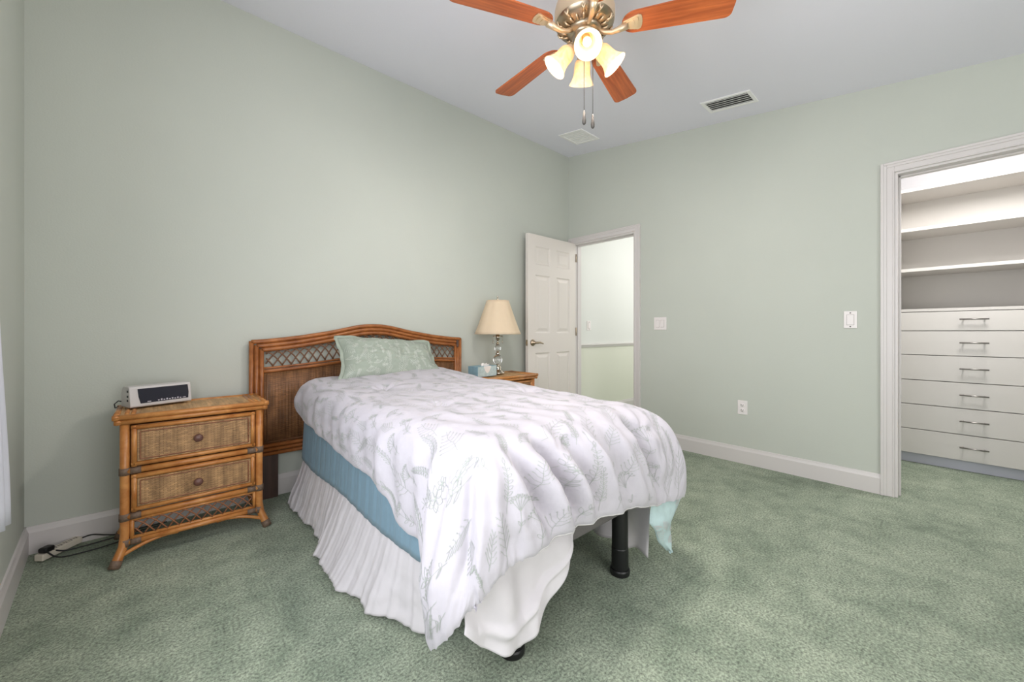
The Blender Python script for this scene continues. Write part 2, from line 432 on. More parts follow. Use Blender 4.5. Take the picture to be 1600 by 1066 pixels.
# ------------------------------------------------------------------ open door
# hinged on the jamb beside the corner and swung back against the headboard wall
DW, DH, DT = 0.755, 2.025, 0.035
door = bpy.data.objects.new('door_1', None); col.objects.link(door)
door.location = (3.497, 2.858, 0.012); door.rotation_euler = (0, 0, PI + math.radians(1.0))
struct(door, 'white six panel door standing open against the headboard wall', 'door')
m = MB()   # local x from the hinge to the free edge, visible face on +y (towards the room)
def door_face(m, ysign):
    y = DT if ysign > 0 else 0.0
    st, rail = 0.105, 0.10
    cw = (DW - 3 * st) / 2
    xs = [0, st, st + cw, 2 * st + cw, 2 * st + 2 * cw, DW]
    zs = [0, 0.20, 0.83, 1.03, 1.62, 1.725, 1.91, DH]
    for i in range(5):
        for j in range(7):
            panel = i in (1, 3) and j in (1, 3, 5)
            x0, x1, z0, z1 = xs[i], xs[i + 1], zs[j], zs[j + 1]
            if not panel:
                m.add([(x0, y, z0), (x1, y, z0), (x1, y, z1), (x0, y, z1)], [(0, 1, 2, 3) if ysign < 0 else (3, 2, 1, 0)])
            else:
                lv = [(0, 0), (0.012, -0.009), (0.024, -0.009), (0.05, -0.001)]
                rings = [[(x0 + a, y + d * ysign, z0 + a), (x1 - a, y + d * ysign, z0 + a), (x1 - a, y + d * ysign, z1 - a), (x0 + a, y + d * ysign, z1 - a)] for a, d in lv]
                for r0, r1 in zip(rings, rings[1:]):
                    for k in range(4):
                        q = [r0[k], r0[(k + 1) % 4], r1[(k + 1) % 4], r1[k]]
                        m.add(q, [(0, 1, 2, 3) if ysign < 0 else (3, 2, 1, 0)])
                m.add(rings[-1], [(0, 1, 2, 3) if ysign < 0 else (3, 2, 1, 0)])
door_face(m, 1); door_face(m, -1)
m.add([(0, 0, 0), (0, DT, 0), (0, DT, DH), (0, 0, DH)], [(3, 2, 1, 0)]); m.add([(DW, 0, 0), (DW, DT, 0), (DW, DT, DH), (DW, 0, DH)], [(0, 1, 2, 3)])
m.add([(0, 0, DH), (DW, 0, DH), (DW, DT, DH), (0, DT, DH)], [(0, 1, 2, 3)]); m.add([(0, 0, 0), (DW, 0, 0), (DW, DT, 0), (0, DT, 0)], [(3, 2, 1, 0)])
m.build('door_leaf', 'door', door)
m = MB()
R = Matrix.Translation((DW - 0.065, DT, 0.935)) @ Matrix.Rotation(-PI / 2, 4, 'X')
m.lathe([(0.0, 0), (0.033, 0), (0.033, 0.006), (0.026, 0.014), (0.014, 0.018), (0.012, 0.045), (0.0, 0.048)], 20, mat=R)
zc = 0.935
m.tube([(DW - 0.065, DT + 0.045, zc), (DW - 0.09, DT + 0.052, zc), (DW - 0.12, DT + 0.052, zc + 0.003), (DW - 0.155, DT + 0.05, zc - 0.006), (DW - 0.175, DT + 0.046, zc - 0.012)], [0.010, 0.011, 0.010, 0.008, 0.005], 10)
h = m.build('door_handle', 'nickel', door); h['label'] = 'dark nickel lever handle'
m = MB(); m.box((DW, 0.006, 0.905), (DW + 0.002, DT - 0.006, 0.965)); m.box((DW, 0.012, 0.925), (DW + 0.010, DT - 0.014, 0.945))
m.build('latch_plate', 'nickel', door)
for z in (0.2, 1.0, 1.82):
    m = MB(); m.tube([(-0.004, DT + 0.004, z), (-0.004, DT + 0.004, z + 0.09)], 0.006, 8)
    m.build('hinge', 'nickel', door)

# ------------------------------------------------------------------ closet unit
cab = thing('closet_cabinet', 'built-in white closet cabinet with six drawers and open shelves above', 'cabinet', (4.53, -0.105, 0))
x0, x1, hw = 0.0, 0.43, 0.42     # local: front at x=0, depth to +x, half width along y
for s in (-1, 1):
    m = MB(); m.box((0.018, s * hw - 0.009, 0), (x1, s * hw + 0.009, 2.20)); m.build('side_panel', 'melamine', cab)
m = MB(); m.box((x1 - 0.012, -hw + 0.009, 0.09), (x1, hw - 0.009, 2.20)); m.build('back_panel', 'melamine', cab)
m = MB(); m.box((0.05, -hw + 0.009, 0), (0.07, hw - 0.009, 0.09)); m.build('toe_kick', 'melamine_blue', cab)
zs = [0.083, 0.280, 0.478, 0.673, 0.873, 1.065, 1.215]
for i in range(6):
    m = MB(); m.box((0, -hw - 0.004, zs[i] + 0.002), (0.018, hw + 0.004, zs[i + 1] - 0.003))
    d = m.build('drawer', 'melamine', cab, bevel=0.0015)
    zc = (zs[i] + zs[i + 1]) / 2 + (0.005 if i < 5 else 0.012)
    m = MB(); m.tube([(-0.032, -0.072, zc), (-0.032, 0.072, zc)], 0.0055, 10)
    for yy in (-0.052, 0.052): m.tube([(-0.032, yy, zc), (0.0, yy, zc)], 0.0045, 8)
    m.build('handle', 'steel', d)
m = MB(); m.box((0.0, -hw - 0.004, 1.217), (x1, hw + 0.004, 1.239)); m.build('counter', 'melamine', cab, bevel=0.001)
for z in (1.54, 1.865, 2.185):
    m = MB(); m.box((0.0, -hw + 0.009, z), (x1 - 0.012, hw - 0.009, z + 0.025)); m.build('shelf', 'melamine', cab, bevel=0.001)
# the neighbouring units either side, same construction, only partly in sight
m = MB(); m.box((0, hw + 0.012, 0), (x1, 0.70, 2.20)); 
m.build('filler_panel', 'melamine', cab)

# ------------------------------------------------------------------ wall plates and vents
def plate(name, label, cat, yc, zc, w_, h_, kind):
    t = thing(name, label, cat, (XR, yc, zc), -PI / 2)   # local x along wall (+x -> -y), -y out of the wall
    m = MB(); m.box((-w_ / 2, -0.006, -h_ / 2), (w_ / 2, 0, h_ / 2)); m.build('cover_plate', 'plate', t, bevel=0.002)
    if kind == 'rocker2':
        for xx in (-0.023, 0.023):
            m = MB(); m.box((xx - 0.017, -0.007, -0.034), (xx + 0.017, -0.005, 0.034), 1)
            m.prism([(-0.006, -0.032), (-0.012, -0.032), (-0.007, 0.032), (-0.006, 0.032)], 'x', xx - 0.015, xx + 0.015)
            m.build('rocker', ['plate', 'plate_shadow'], t)
    if kind == 'frame':
        m = MB(); m.box((-0.02, -0.0075, -0.036), (0.02, -0.0055, 0.036), 1); m.box((-0.018, -0.010, -0.034), (0.018, -0.006, 0.034)); m.build('rocker', ['plate', 'plate_shadow'], t, bevel=0.001)
        for zz in (-h_ / 2 + 0.012, h_ / 2 - 0.012):
            m = MB(); m.lathe([(0, 0.0), (0.004, 0.0), (0.004, 0.0075), (0, 0.0078)], 10, mat=Matrix.Translation((0, 0, zz)) @ Matrix.Rotation(PI / 2, 4, 'X')); m.build('screw', 'slot', t)
    if kind == 'outlet':
        for zz in (-0.02, 0.02):
            m = MB(); m.lathe([(0.0165, 0.0), (0.0165, 0.0085), (0.015, 0.0095), (0, 0.0095)], 20, mat=Matrix.Translation((0, 0, zz)) @ Matrix.Rotation(PI / 2, 4, 'X'))
            m.box((-0.008, -0.0100, zz - 0.002), (-0.0055, -0.0093, zz + 0.007), 1); m.box((0.0055, -0.0100, zz - 0.002), (0.008, -0.0093, zz + 0.006), 1)
            m.lathe([(0.003, 0), (0.003, 0.0101), (0, 0.0101)], 8, 1, mat=Matrix.Translation((0, 0, zz - 0.008)) @ Matrix.Rotation(PI / 2, 4, 'X'))
            m.build('socket', ['plate', 'slot'], t)
    return t
plate('light_switch', 'white double rocker switch plate beside the hall doorway', 'light switch', 1.831, 1.133, 0.122, 0.118, 'rocker2')
plate('fan_control', 'tall white switch plate with raised frame beside the closet doorway', 'wall control', 0.466, 1.139, 0.070, 0.117, 'frame')
plate('wall_outlet', 'white duplex power outlet low on the wall between the doorways', 'outlet', 1.132, 0.448, 0.072, 0.112, 'outlet')
hs = plate('light_switch', 'small white switch plate on the hall wall above the chair rail', 'light switch', 1.0, 1.13, 0.075, 0.115, 'frame')
hs.location = (3.97, HY_, 1.13); hs.rotation_euler = (0, 0, 0)

SL = math.atan(0.149)
def vent(name, label, xc, yc, wx, wy, nslat, dark):
    t = thing(name, label, 'air vent', (xc, yc, cz(yc)), 0); t.rotation_euler = (SL, 0, 0)
    fr = 0.026
    m = MB()
    m.box((-wx / 2, -wy / 2, -0.008), (wx / 2, -wy / 2 + fr, 0)); m.box((-wx / 2, wy / 2 - fr, -0.008), (wx / 2, wy / 2, 0))
    m.box((-wx / 2, -wy / 2 + fr, -0.008), (-wx / 2 + fr, wy / 2 - fr, 0)); m.box((wx / 2 - fr, -wy / 2 + fr, -0.008), (wx / 2, wy / 2 - fr, 0))
    m.build('frame', 'vent', t, bevel=0.003)
    m = MB(); m.box((-wx / 2 + fr, -wy / 2 + fr, -0.0015), (wx / 2 - fr, wy / 2 - fr, -0.0005)); m.build('duct_opening', 'ventdark' if dark else 'vent', t)
    for i in range(nslat):
        xx = -wx / 2 + fr + (i + 0.5) * (wx - 2 * fr) / nslat
        p = (wx - 2 * fr) / nslat
        if dark: pr = [(xx - p * 0.42, -0.010), (xx - p * 0.30, -0.011), (xx + p * 0.12, -0.003), (xx, -0.002)]
        else: pr = [(xx - p * 0.42, -0.006), (xx + p * 0.40, -0.004), (xx + p * 0.40, -0.0018), (xx - p * 0.42, -0.002)]
        m = MB(); m.prism(pr, 'y', -wy / 2 + fr, wy / 2 - fr); m.build('slat', 'vent', t)
    return t
vent('ceiling_vent', 'white ceiling air vent with dark open slats near the closet side', 3.19, 1.12, 0.20, 0.345, 5, True)
vent('ceiling_vent', 'square white return vent with closed slats in the ceiling corner', 3.105, 2.465, 0.285, 0.29, 7, False)

def smooth(a, b, x):
    t = np.clip((x - a) / (b - a), 0, 1); return t * t * (3 - 2 * t)

# ------------------------------------------------------------------ curtain at the left window
m = MB(); ny, nz = 50, 30
P = np.zeros((nz, ny, 3))
for i in range(nz):
    f = i / (nz - 1); z = 2.25 + (0.51 - 2.25) * f
    for j in range(ny):
        g = j / (ny - 1)
        y = 1.44 + g * (0.26 + 0.19 * smooth(0.56, 1.0, f))
        P[i, j] = (xl(y) + 0.055 + 0.022 * math.sin(g * 30 + 0.4) * (0.5 + 0.5 * f), y, z - 0.01 * math.sin(g * 9) * f)
m.grid(P)
o = m.build('curtain', 'curtain'); tag(o, 'white curtain hanging at the window in the left wall', 'curtain')
so = o.modifiers.new('solid', 'SOLIDIFY'); so.thickness = 0.003

# ------------------------------------------------------------------ nightstands
def make_nightstand():
    t = thing('nightstand', 'rattan and wicker nightstand carrying the clock radio', 'nightstand', (0.160, 2.695, 0), 0, 'matching wicker nightstands')
    HX, HYF, HYB = 0.262, -0.165, 0.138
    # legs, the front ones flaring at the foot
    for sx in (-1, 1):
        for fy, yy in ((-1, HYF), (1, HYB)):
            pts = [(sx * (HX + 0.034), yy + fy * 0.03, 0.0), (sx * (HX + 0.022), yy + fy * 0.018, 0.035), (sx * (HX + 0.006), yy + fy * 0.005, 0.08), (sx * HX, yy, 0.13), (sx * HX, yy, 0.40), (sx * HX, yy, 0.64)]
            m = MB(); m.tube(pts, [0.019, 0.0185, 0.0175, 0.0175, 0.0175, 0.0175], 14); lg = m.build('leg', 'rattan', t)
            m = MB(); m.tube([(sx * (HX + 0.0345), yy + fy * 0.0305, 0.0), (sx * (HX + 0.024), yy + fy * 0.020, 0.03)], [0.0215, 0.0205], 14); fo = m.build('foot_wrap', 'binding', lg)
    # top: doubled pole rim around a woven panel
    TX, TY0, TY1 = 0.285, -0.18, 0.152
    m = MB()
    for dz, ex in ((0.648, 0.0), (0.670, 0.006)):
        c = [(-TX - ex, TY0 - ex, dz), (TX + ex, TY0 - ex, dz), (TX + ex, TY1, dz), (-TX - ex, TY1, dz)]
        for a, b in ((0, 1), (1, 2), (2, 3), (3, 0)):
            A, B = Vector(c[a]), Vector(c[b]); d = (B - A).normalized() * 0.012
            m.tube([A - d, B + d], 0.0125, 12)
    for xx in (-TX + 0.028, -TX + 0.05, TX - 0.028, TX - 0.05): m.tube([(xx, TY0, 0.672), (xx, TY1, 0.672)], 0.009, 10)
    m.build('top_rim', 'rattan', t)
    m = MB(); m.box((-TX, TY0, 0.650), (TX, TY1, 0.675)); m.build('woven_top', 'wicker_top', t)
    # cross rails
    for z, r in ((0.42, 0.0145), (0.212, 0.0145), (0.094, 0.0125)):
        m = MB(); m.tube([(-HX, HYF - 0.004, z), (HX, HYF - 0.004, z)], r, 12); m.build('rail', 'rattan', t)
        for sx in (-1, 1):
            m = MB()
            m.tube([(sx * (HX - 0.018), HYF - 0.004, z), (sx * (HX - 0.055), HYF - 0.004, z)], r + 0.0025, 12)
            m.tube([(sx * HX, HYF, z - 0.016), (sx * HX, HYF, z + 0.016)], 0.0205, 14)
            m.build('binding', 'binding', t)
    for z in (0.42, 0.212, 0.094):
        for sx in (-1, 1):
            m = MB(); m.tube([(sx * HX, HYF, z), (sx * HX, HYB, z)], 0.011, 10); m.build('side_rail', 'rattan', t)
        if z > 0.1:
            m = MB(); m.tube([(-HX, HYB, z), (HX, HYB, z)], 0.011, 10); m.build('back_rail', 'rattan', t)
    # side and back panels of the drawer box
    for sx in (-1, 1):
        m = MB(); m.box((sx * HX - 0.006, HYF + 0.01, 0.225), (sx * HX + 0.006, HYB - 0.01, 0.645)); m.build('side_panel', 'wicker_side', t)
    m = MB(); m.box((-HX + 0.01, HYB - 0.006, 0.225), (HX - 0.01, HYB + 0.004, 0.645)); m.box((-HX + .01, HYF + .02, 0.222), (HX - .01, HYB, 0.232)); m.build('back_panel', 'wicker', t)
    # drawers
    for z0, z1 in ((0.440, 0.628), (0.232, 0.402)):
        m = MB(); y = HYF - 0.012
        fx = HX - 0.021
        m.box((-fx, y, z0), (fx, y + 0.03, z1), 0)
        d = m.build('drawer', 'rattan', t)
        m = MB(); b = 0.021
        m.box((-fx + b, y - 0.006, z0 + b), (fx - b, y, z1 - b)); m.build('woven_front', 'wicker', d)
        m = MB(); hx, z_0, z_1, r0 = fx - 0.011, z0 + 0.011, z1 - 0.011, 0.010
        for A, B in (((-fx, z_1), (fx, z_1)), ((-fx, z_0), (fx, z_0)), ((-hx, z0), (-hx, z1)), ((hx, z0), (hx, z1))):
            m.tube([(A[0], y - 0.001, A[1]), (B[0], y - 0.001, B[1])], r0, 10)
        m.build('drawer_frame', 'rattan', d)
        m = MB()   # braided edge of the weave
        q = b + 0.010; ring = []
        for k in range(160):
            u = k / 160 * 4; sd = int(u); f = u - sd
            X0, X1, Z0, Z1 = -fx + q, fx - q, z0 + q, z1 - q
            p = [(X0 + (X1 - X0) * f, Z0), (X1, Z0 + (Z1 - Z0) * f), (X1 - (X1 - X0) * f, Z1), (X0, Z1 - (Z1 - Z0) * f)][sd]
            ring.append((p[0], y - 0.007 + 0.0015 * math.sin(k * 1.9), p[1] + 0.0015 * math.cos(k * 1.9)))
        m.tube(ring, 0.0028, 6, closed=True); m.build('braid', 'cane', d)
        zc = (z0 + z1) / 2
        m = MB(); Rm = Matrix.Translation((0.0, y - 0.006, zc)) @ Matrix.Rotation(PI / 2, 4, 'X')
        m.lathe([(0, 0), (0.011, 0), (0.009, 0.006), (0.009, 0.011), (0.016, 0.015), (0.0195, 0.021), (0.018, 0.027), (0.010, 0.031), (0, 0.032)], 20, mat=Rm)
        m.build('knob', 'knob', d)
    # open lattice between the two lower rails
    m = MB(); z0, z1 = 0.108, 0.197; fx = HX - 0.02
    for A, B in (((-fx, z1 - 0.004), (fx, z1 - 0.004)), ((-fx, z0 + 0.004), (fx, z0 + 0.004)), ((-fx + 0.004, z0), (-fx + 0.004, z1)), ((fx - 0.004, z0), (fx - 0.004, z1))):
        m.tube([(A[0], HYF - 0.004, A[1]), (B[0], HYF - 0.004, B[1])], 0.008, 8)
    m.build('lattice_frame', 'rattan', t)
    m = MB()
    n = 11; p = (2 * fx - 0.01) / n
    for i in range(-1, n + 1):
        xa = -fx + i * p
        for dirn in (1, -1):
            pts = []
            for f in np.linspace(0, 1, 7):
                xx = xa + (f * 2 * p if dirn > 0 else (1 - f) * 2 * p) ; zz = z0 + 0.006 + (z1 - z0 - 0.012) * (math.sin(f * PI / 2))
                if -fx + 0.004 <= xx <= fx - 0.004: pts.append((xx, HYF - 0.004 + (0.0035 if dirn > 0 else -0.0035), zz))
            if len(pts) > 1: m.tube(pts, 0.0034, 6)
    m.build('lattice', 'cane', t)
    # arched braces under the front rail
    for sx in (-1, 1):
        m = MB(); m.tube(arc((sx * (HX + 0.018), HYF - 0.015, 0.04), (sx * 0.16, HYF - 0.004, 0.10), (sx * 0.075, HYF - 0.004, 0.085), 16), 0.0085, 10); m.build('arched_brace', 'rattan', t)
    return t
ns1 = make_nightstand()
ns2 = dup(ns1, (2.265, 2.695, 0), 0, 'rattan and wicker nightstand under the table lamp, mostly hidden by the bed')

# ------------------------------------------------------------------ headboard
hb = thing('headboard', 'arched rattan headboard with lattice band and woven lower panel', 'headboard', (1.216, 2.895, 0))
HWB = 0.787
def bell(x):
    return float(np.interp(abs(x), [0, 0.06, 0.13, 0.21, 0.30, 0.41, 0.50, 0.60, 0.70, 0.79], [1.0, 0.985, 0.90, 0.74, 0.555, 0.385, 0.25, 0.14, 0.05, 0.0]))
def ztop(x, off=0): return 1.006 + 0.108 * bell(x) - off
names = ('frame', 'frame', 'frame')
for k, off in enumerate((0.013, 0.040, 0.066)):
    m = MB(); hx = HWB - off; r = 0.0135
    xs = np.linspace(-hx, hx, 61)
    m.tube([(x, -0.004 * k, ztop(x, off)) for x in xs], r, 10)
    for s in (-1, 1): m.tube([(s * hx, -0.004 * k, ztop(hx, off) + 0.006), (s * hx, -0.004 * k, 0.272 + off)], r, 10)
    m.tube([(-hx, -0.004 * k, 0.272 + off), (hx, -0.004 * k, 0.272 + off)], r * 0.9, 10)
    m.build('frame_pole', 'rattan_dark', hb)
def zlow(x): return 0.806 + 0.06 * bell(x)
hx = HWB - 0.078
m = MB(); m.tube([(x, -0.008, zlow(x)) for x in np.linspace(-hx, hx, 41)], 0.011, 10); m.tube([(x, -0.008, zlow(x) + 0.02) for x in np.linspace(-hx, hx, 41)], 0.007, 8)
m.build('middle_rail', 'rattan_dark', hb)
m = MB(); xs = np.linspace(-hx, hx, 50); P = np.array([[(x, 0.0, 0.345), (x, 0.0, zlow(x) - 0.004)] for x in xs]); 
zz0 = 0.345
P = np.array([[(x, 0.0, z) for z in np.linspace(zz0, zlow(x) - 0.004, 4)] for x in xs]); m.grid(P)
o = m.build('woven_panel', 'wicker_head', hb); sd = o.modifiers.new('solid', 'SOLIDIFY'); sd.thickness = 0.012; sd.offset = 0
m = MB()
pz = 0.018
ringp = [(-hx + pz, zz0 + pz), (hx - pz, zz0 + pz)]
m.tube([(-hx + pz, -0.009, zz0 + pz), (hx - pz, -0.009, zz0 + pz)], 0.004, 6)
for s in (-1, 1): m.tube([(s * (hx - pz), -0.009, zz0 + pz), (s * (hx - pz), -0.009, zlow(hx) - 0.025)], 0.004, 6)
m.build('braid', 'cane_dark', hb)
m = MB(); step = 0.052; run = 0.105
def latz(x, f): 
    a = zlow(x) + 0.028; b = ztop(x, 0.078); return a + (b - a) * f
k = -hx - run
while k < hx:
    for dirn in (1, -1):
        pts = []
        for f in np.linspace(0, 1, 9):
            x = k + run * (f if dirn > 0 else 1 - f)
            g = math.sin(f * PI / 2) if dirn > 0 else math.sin(f * PI / 2)
            if -hx <= x <= hx: pts.append((x, -0.004 + 0.004 * dirn, latz(x, g)))
        if len(pts) > 1: m.tube(pts, 0.0046, 6)
    k += step
m.build('lattice', 'cane_dark', hb)
for s in (-1, 1):
    m = MB(); x0 = s * (HWB - 0.115)
    m.box((x0 - 0.045, 0.004, 0.0), (x0 + 0.045, 0.026, 0.50)); m.build('leg', 'darkwood', hb, bevel=0.002)
m = MB(); m.box((HWB - 0.062, -0.024, 0.925), (HWB - 0.040, -0.004, 0.985)); m.build('corner_binding', 'darkwood', hb, bevel=0.004)

# ------------------------------------------------------------------ bed base and mattress
bed = thing('bed', 'grey upholstered bed base on black round legs', 'bed', (1.198, 1.87, 0))
m = MB(); m.box((-0.478, -0.945, 0.292), (0.478, 0.945, 0.43)); m.build('side_rail', 'frame', bed, bevel=0.012)
for px, py in ((-0.318, -0.893), (0.318, -0.893), (-0.318, 0.8), (0.318, 0.8)):
    m = MB(); m.lathe_sharp([(0.0, 0.0), (0.041, 0.0), (0.0425, 0.006), (0.0425, 0.020), (0.040, 0.026), (0.0365, 0.027), (0.036, 0.115), (0.0345, 0.118), (0.0345, 0.30), (0, 0.30)], 24, mat=Matrix.Translation((px, py, 0)))
    m.build('leg', 'black', bed)
mt = MB(); mt.box((0.715, 0.93, 0.432), (1.682, 2.80, 0.70)); o = mt.build('mattress', 'mattress', bevel=0.06, seg=4)
tag(o, 'twin mattress under the floral comforter', 'mattress')

# ------------------------------------------------------------------ fabrics on the bed
def fbm(x, y, z=0.0, o=4): 
    return mnoise.fractal(Vector((x, y, z)), 0.9, 2.0, o)
def smooth(a, b, x): 
    t = np.clip((x - a) / (b - a), 0, 1); return t * t * (3 - 2 * t)

CX0, CX1, CY0, CY1 = 0.765, 1.560, 0.985, 2.74
NS, NTT = 190, 230
Zt = 0.735
def comforter_grid():
    P = np.zeros((NS, NTT, 3)); UV = np.zeros((NS, NTT, 2))
    # length of the overhang round the bed: left side by y, left corner by angle, foot by x, right corner, right side
    lefty = ([0.985, 1.02, 1.06, 1.11, 1.16, 1.22, 1.33, 1.40, 1.55, 1.9, 2.35, 2.58, 2.66, 2.72, 2.77], [0.655, 0.645, 0.60, 0.535, 0.466, 0.446, 0.436, 0.372, 0.337, 0.32, 0.305, 0.293, 0.268, 0.21, 0.13])
    cornl = ([0, 20, 45, 70, 90], [0.655, 0.59, 0.49, 0.43, 0.416])
    footx = ([0.765, 0.90, 1.03, 1.28, 1.45, 1.56], [0.416, 0.408, 0.415, 0.44, 0.468, 0.485])
    cornr = ([0, 45, 90], [0.50, 0.505, 0.485])
    A0, B0 = 0.42, 0.41
    for i in range(NS):
        s = i / (NS - 1)
        for j in range(NTT):
            t = j / (NTT - 1)
            b = (CY1 + 0.02) - t * (CY1 + 0.02 - CY0 + B0)
            a = CX0 - A0 + s * (CX1 - CX0 + 2 * A0)
            xx = min(max(a, CX0), CX1); yy = max(b, CY0)
            ra = (abs(a - xx)) / A0; rb = (CY0 - b) / B0 if b < CY0 else 0.0
            rho = max(ra, rb); left = a < CX0
            q = np.array([xx, yy])
            th = math.degrees(math.atan2(rb, ra)) if rho > 0 else 0.0
            if rho <= 0: D = 0; n = np.zeros(2); th = 0
            else:
                if rb <= 0: D = np.interp(yy, *lefty) if left else 0.50
                elif ra <= 0: D = np.interp(xx, *footx); th = 90
                else: D = np.interp(th, *(cornl if left else cornr))
                tr = math.radians(th); n = np.array([(-1 if left else 1) * math.cos(tr), -math.sin(tr)])
            d = rho * D
            RR = np.interp(th, [0, 90], [0.125 if left else 0.20, 0.16])
            ph = d / RR
            if ph < PI / 2: h, g = RR * math.sin(ph), RR * (1 - math.cos(ph))
            else: h, g = RR, RR + d - RR * PI / 2
            if d > 0:
                wf = abs(n[1]) ** 1.5; ws = abs(n[0]) ** 1.5; cw = 2 * abs(n[0] * n[1])
                mid = smooth(0.03, 0.22, d) * (1 - 0.72 * smooth(0.70, 1.0, rho))
                per = (xx if left or rb > 0 else xx) + (-(yy - CY0) if left else 0)
                # soft folds down the foot, leaning to the right as they fall
                xs_ = xx - 0.42 * g
                f1 = math.sin(xs_ * 40 + 1.6 * math.sin(xs_ * 7.3)); f2 = math.sin(xs_ * 73 + 2.2 + 1.2 * math.sin(xs_ * 11))
                fold = (0.036 * (f1 - 0.35 * f1 * f1) + 0.014 * f2) * wf * (1 - 0.8 * cw) * mid * np.clip(0.65 + 1.1 * fbm(xs_ * 3.1, 0.4, 8.0), 0.15, 1.2)
                # shallow folds down the side, deeper next to the foot corner
                ns_ = 1.0 + 1.3 * (1 - smooth(1.05, 1.7, yy))
                yb_ = yy + 0.15 * g
                fold += (0.007 * math.sin(yb_ * 21 + 2 * math.sin(yb_ * 5)) + 0.004 * math.sin(yb_ * 47 + 1)) * ws * mid * ns_
                # corner pleats
                if cw > 0.02:
                    fold += cw * mid * (0.022 * math.sin(math.radians(th) * 7.0 + (0.9 if left else 2.0)) + 0.008 * math.sin(math.radians(th) * 17))
                hang = smooth(0.10, 0.45, d)
                h += fold + 0.012 * hang
                if left:
                    lob = math.exp(-((yy - 0.98) / 0.13) ** 2) if rb <= 0 else math.exp(-((yy - 0.98) / 0.13) ** 2) * math.cos(math.radians(th)) ** 1.2
                    h += 0.055 * lob * smooth(0.12, 0.55, d)
                    if rb <= 0: h -= 0.030 * math.exp(-((yy - 1.20 - 0.1 * (0.45 - d)) / 0.045) ** 2) * smooth(0.08, 0.3, d)
                else:
                    h += 0.080 * smooth(0.10, 0.54, d) * math.exp(-((th - 30) / 45) ** 2) * (1 if rb > 0 else math.exp(-((yy - CY0) / 0.35) ** 2))
                h += 0.012 * hang * fbm(a * 6, b * 6, 3.0)
            zt = Zt + 0.035 * smooth(1.9, 2.6, yy) + 0.014 * math.sin(PI * np.clip((xx - CX0) / (CX1 - CX0), 0, 1))
            zt += 0.024 * smooth(0.95, 1.5, xx) * smooth(1.0, 1.9, yy)
            zt += 0.009 * fbm(a * 2.6, b * 2.6) + 0.005 * fbm(a * 8, b * 5, 5.0)
            # fine tension wrinkles running out towards the foot edge
            zt += 0.003 * math.sin(xx * 60 + 3 * math.sin(yy * 6) + 8 * yy) * smooth(0.5, 0.0, abs(yy - 1.15)) * (rho < 0.3)
            z = zt - g
            z -= 0.07 * smooth(CY1 - 0.12, CY1 + 0.02, b) ** 2
            for tx, ty in ((0.95, 1.52), (1.48, 1.52), (0.95, 2.12), (1.48, 2.12), (0.97, 0.83), (1.48, 0.83)):
                r2 = (a - tx) ** 2 + (b - ty) ** 2
                if r2 < 0.08:
                    aa = math.atan2(b - ty, a - tx)
                    dip = 0.026 * math.exp(-r2 / 0.0018) + 0.007 * math.exp(-r2 / 0.016) * (1 + 0.8 * math.sin(aa * 7 + 1))
                    if ty > CY0: z -= dip
                    else: h -= dip; z -= 0.4 * dip
            P[i, j] = (q[0] + n[0] * h, q[1] + n[1] * h, max(z, 0.035))
            UV[i, j] = (a, b)
    # relax the sheet a little so that folds run into one another
    for _ in range(1):
        Q = P.copy()
        Q[1:-1, 1:-1] = 0.5 * P[1:-1, 1:-1] + 0.125 * (P[:-2, 1:-1] + P[2:, 1:-1] + P[1:-1, :-2] + P[1:-1, 2:])
        P = Q
    return P, UV
CP, CUV = comforter_grid()
def grid_normals(P):
    du = np.gradient(P, axis=0); dv = np.gradient(P, axis=1)
    n = np.cross(dv, du); n /= np.linalg.norm(n, axis=2, keepdims=True) + 1e-12
    return n
CN = grid_normals(CP)
if CN[NS // 2, NTT // 3, 2] < 0: CN = -CN

def lerp_grid(G, u, v):
    n, m = G.shape[:2]
    x = min(max(u, 0), 1) * (n - 1); y = min(max(v, 0), 1) * (m - 1)
    i = min(int(x), n - 2); j = min(int(y), m - 2); fx, fy = x - i, y - j
    return (G[i, j] * (1 - fx) * (1 - fy) + G[i + 1, j] * fx * (1 - fy) + G[i, j + 1] * (1 - fx) * fy + G[i + 1, j + 1] * fx * fy)

# line-drawn plants: each is a list of polylines in a unit square, stem at (0,0), tip at (0,1)
def leaf(bx, by, ang, ln, wd):
    pts = []
    for t in np.linspace(0, 1, 7):
        x = t * ln; y = wd * math.sin(PI * t) ; pts.append((x, y))
    for t in np.linspace(1, 0, 7):
        pts.append((t * ln, -wd * math.sin(PI * t)))
    c, s = math.cos(ang), math.sin(ang)
    return [(bx + c * x - s * y, by + s * x + c * y) for x, y in pts]
def sprig_fern(r):
    L = [[(0.05 * math.sin(3 * t), t) for t in np.linspace(0, 1, 9)]]
    k = r.integers(6, 9)
    for i in range(k):
        t = 0.25 + 0.72 * i / k; ln = 0.17 * (1.15 - t * 0.6)
        for s in (1, -1): L.append(leaf(0.05 * math.sin(3 * t), t, PI / 2 - s * 0.85, ln, ln * 0.2))
    L.append(leaf(0.01, 0.97, PI / 2, 0.14, 0.028))
    return L
def sprig_umbel(r):
    L = [[(0, 0), (0.03, 0.3), (0.02, 0.55)]]
    for i in range(6):
        a = PI / 2 + (i - 2.5) * 0.32; e = (0.02 + 0.30 * math.cos(a), 0.55 + 0.30 * math.sin(a)); L.append([(0.02, 0.55), e])
        for q in range(3):
            bb = a + (q - 1) * 0.7; f = (e[0] + 0.09 * math.cos(bb), e[1] + 0.09 * math.sin(bb)); L.append([e, f])
            L.append([(f[0] + 0.016 * math.cos(c), f[1] + 0.016 * math.sin(c)) for c in np.linspace(0, 2 * PI, 6)])
    for s in (1, -1): L.append(leaf(0.02, 0.2, PI / 2 - s * 0.7, 0.18, 0.03))
    return L
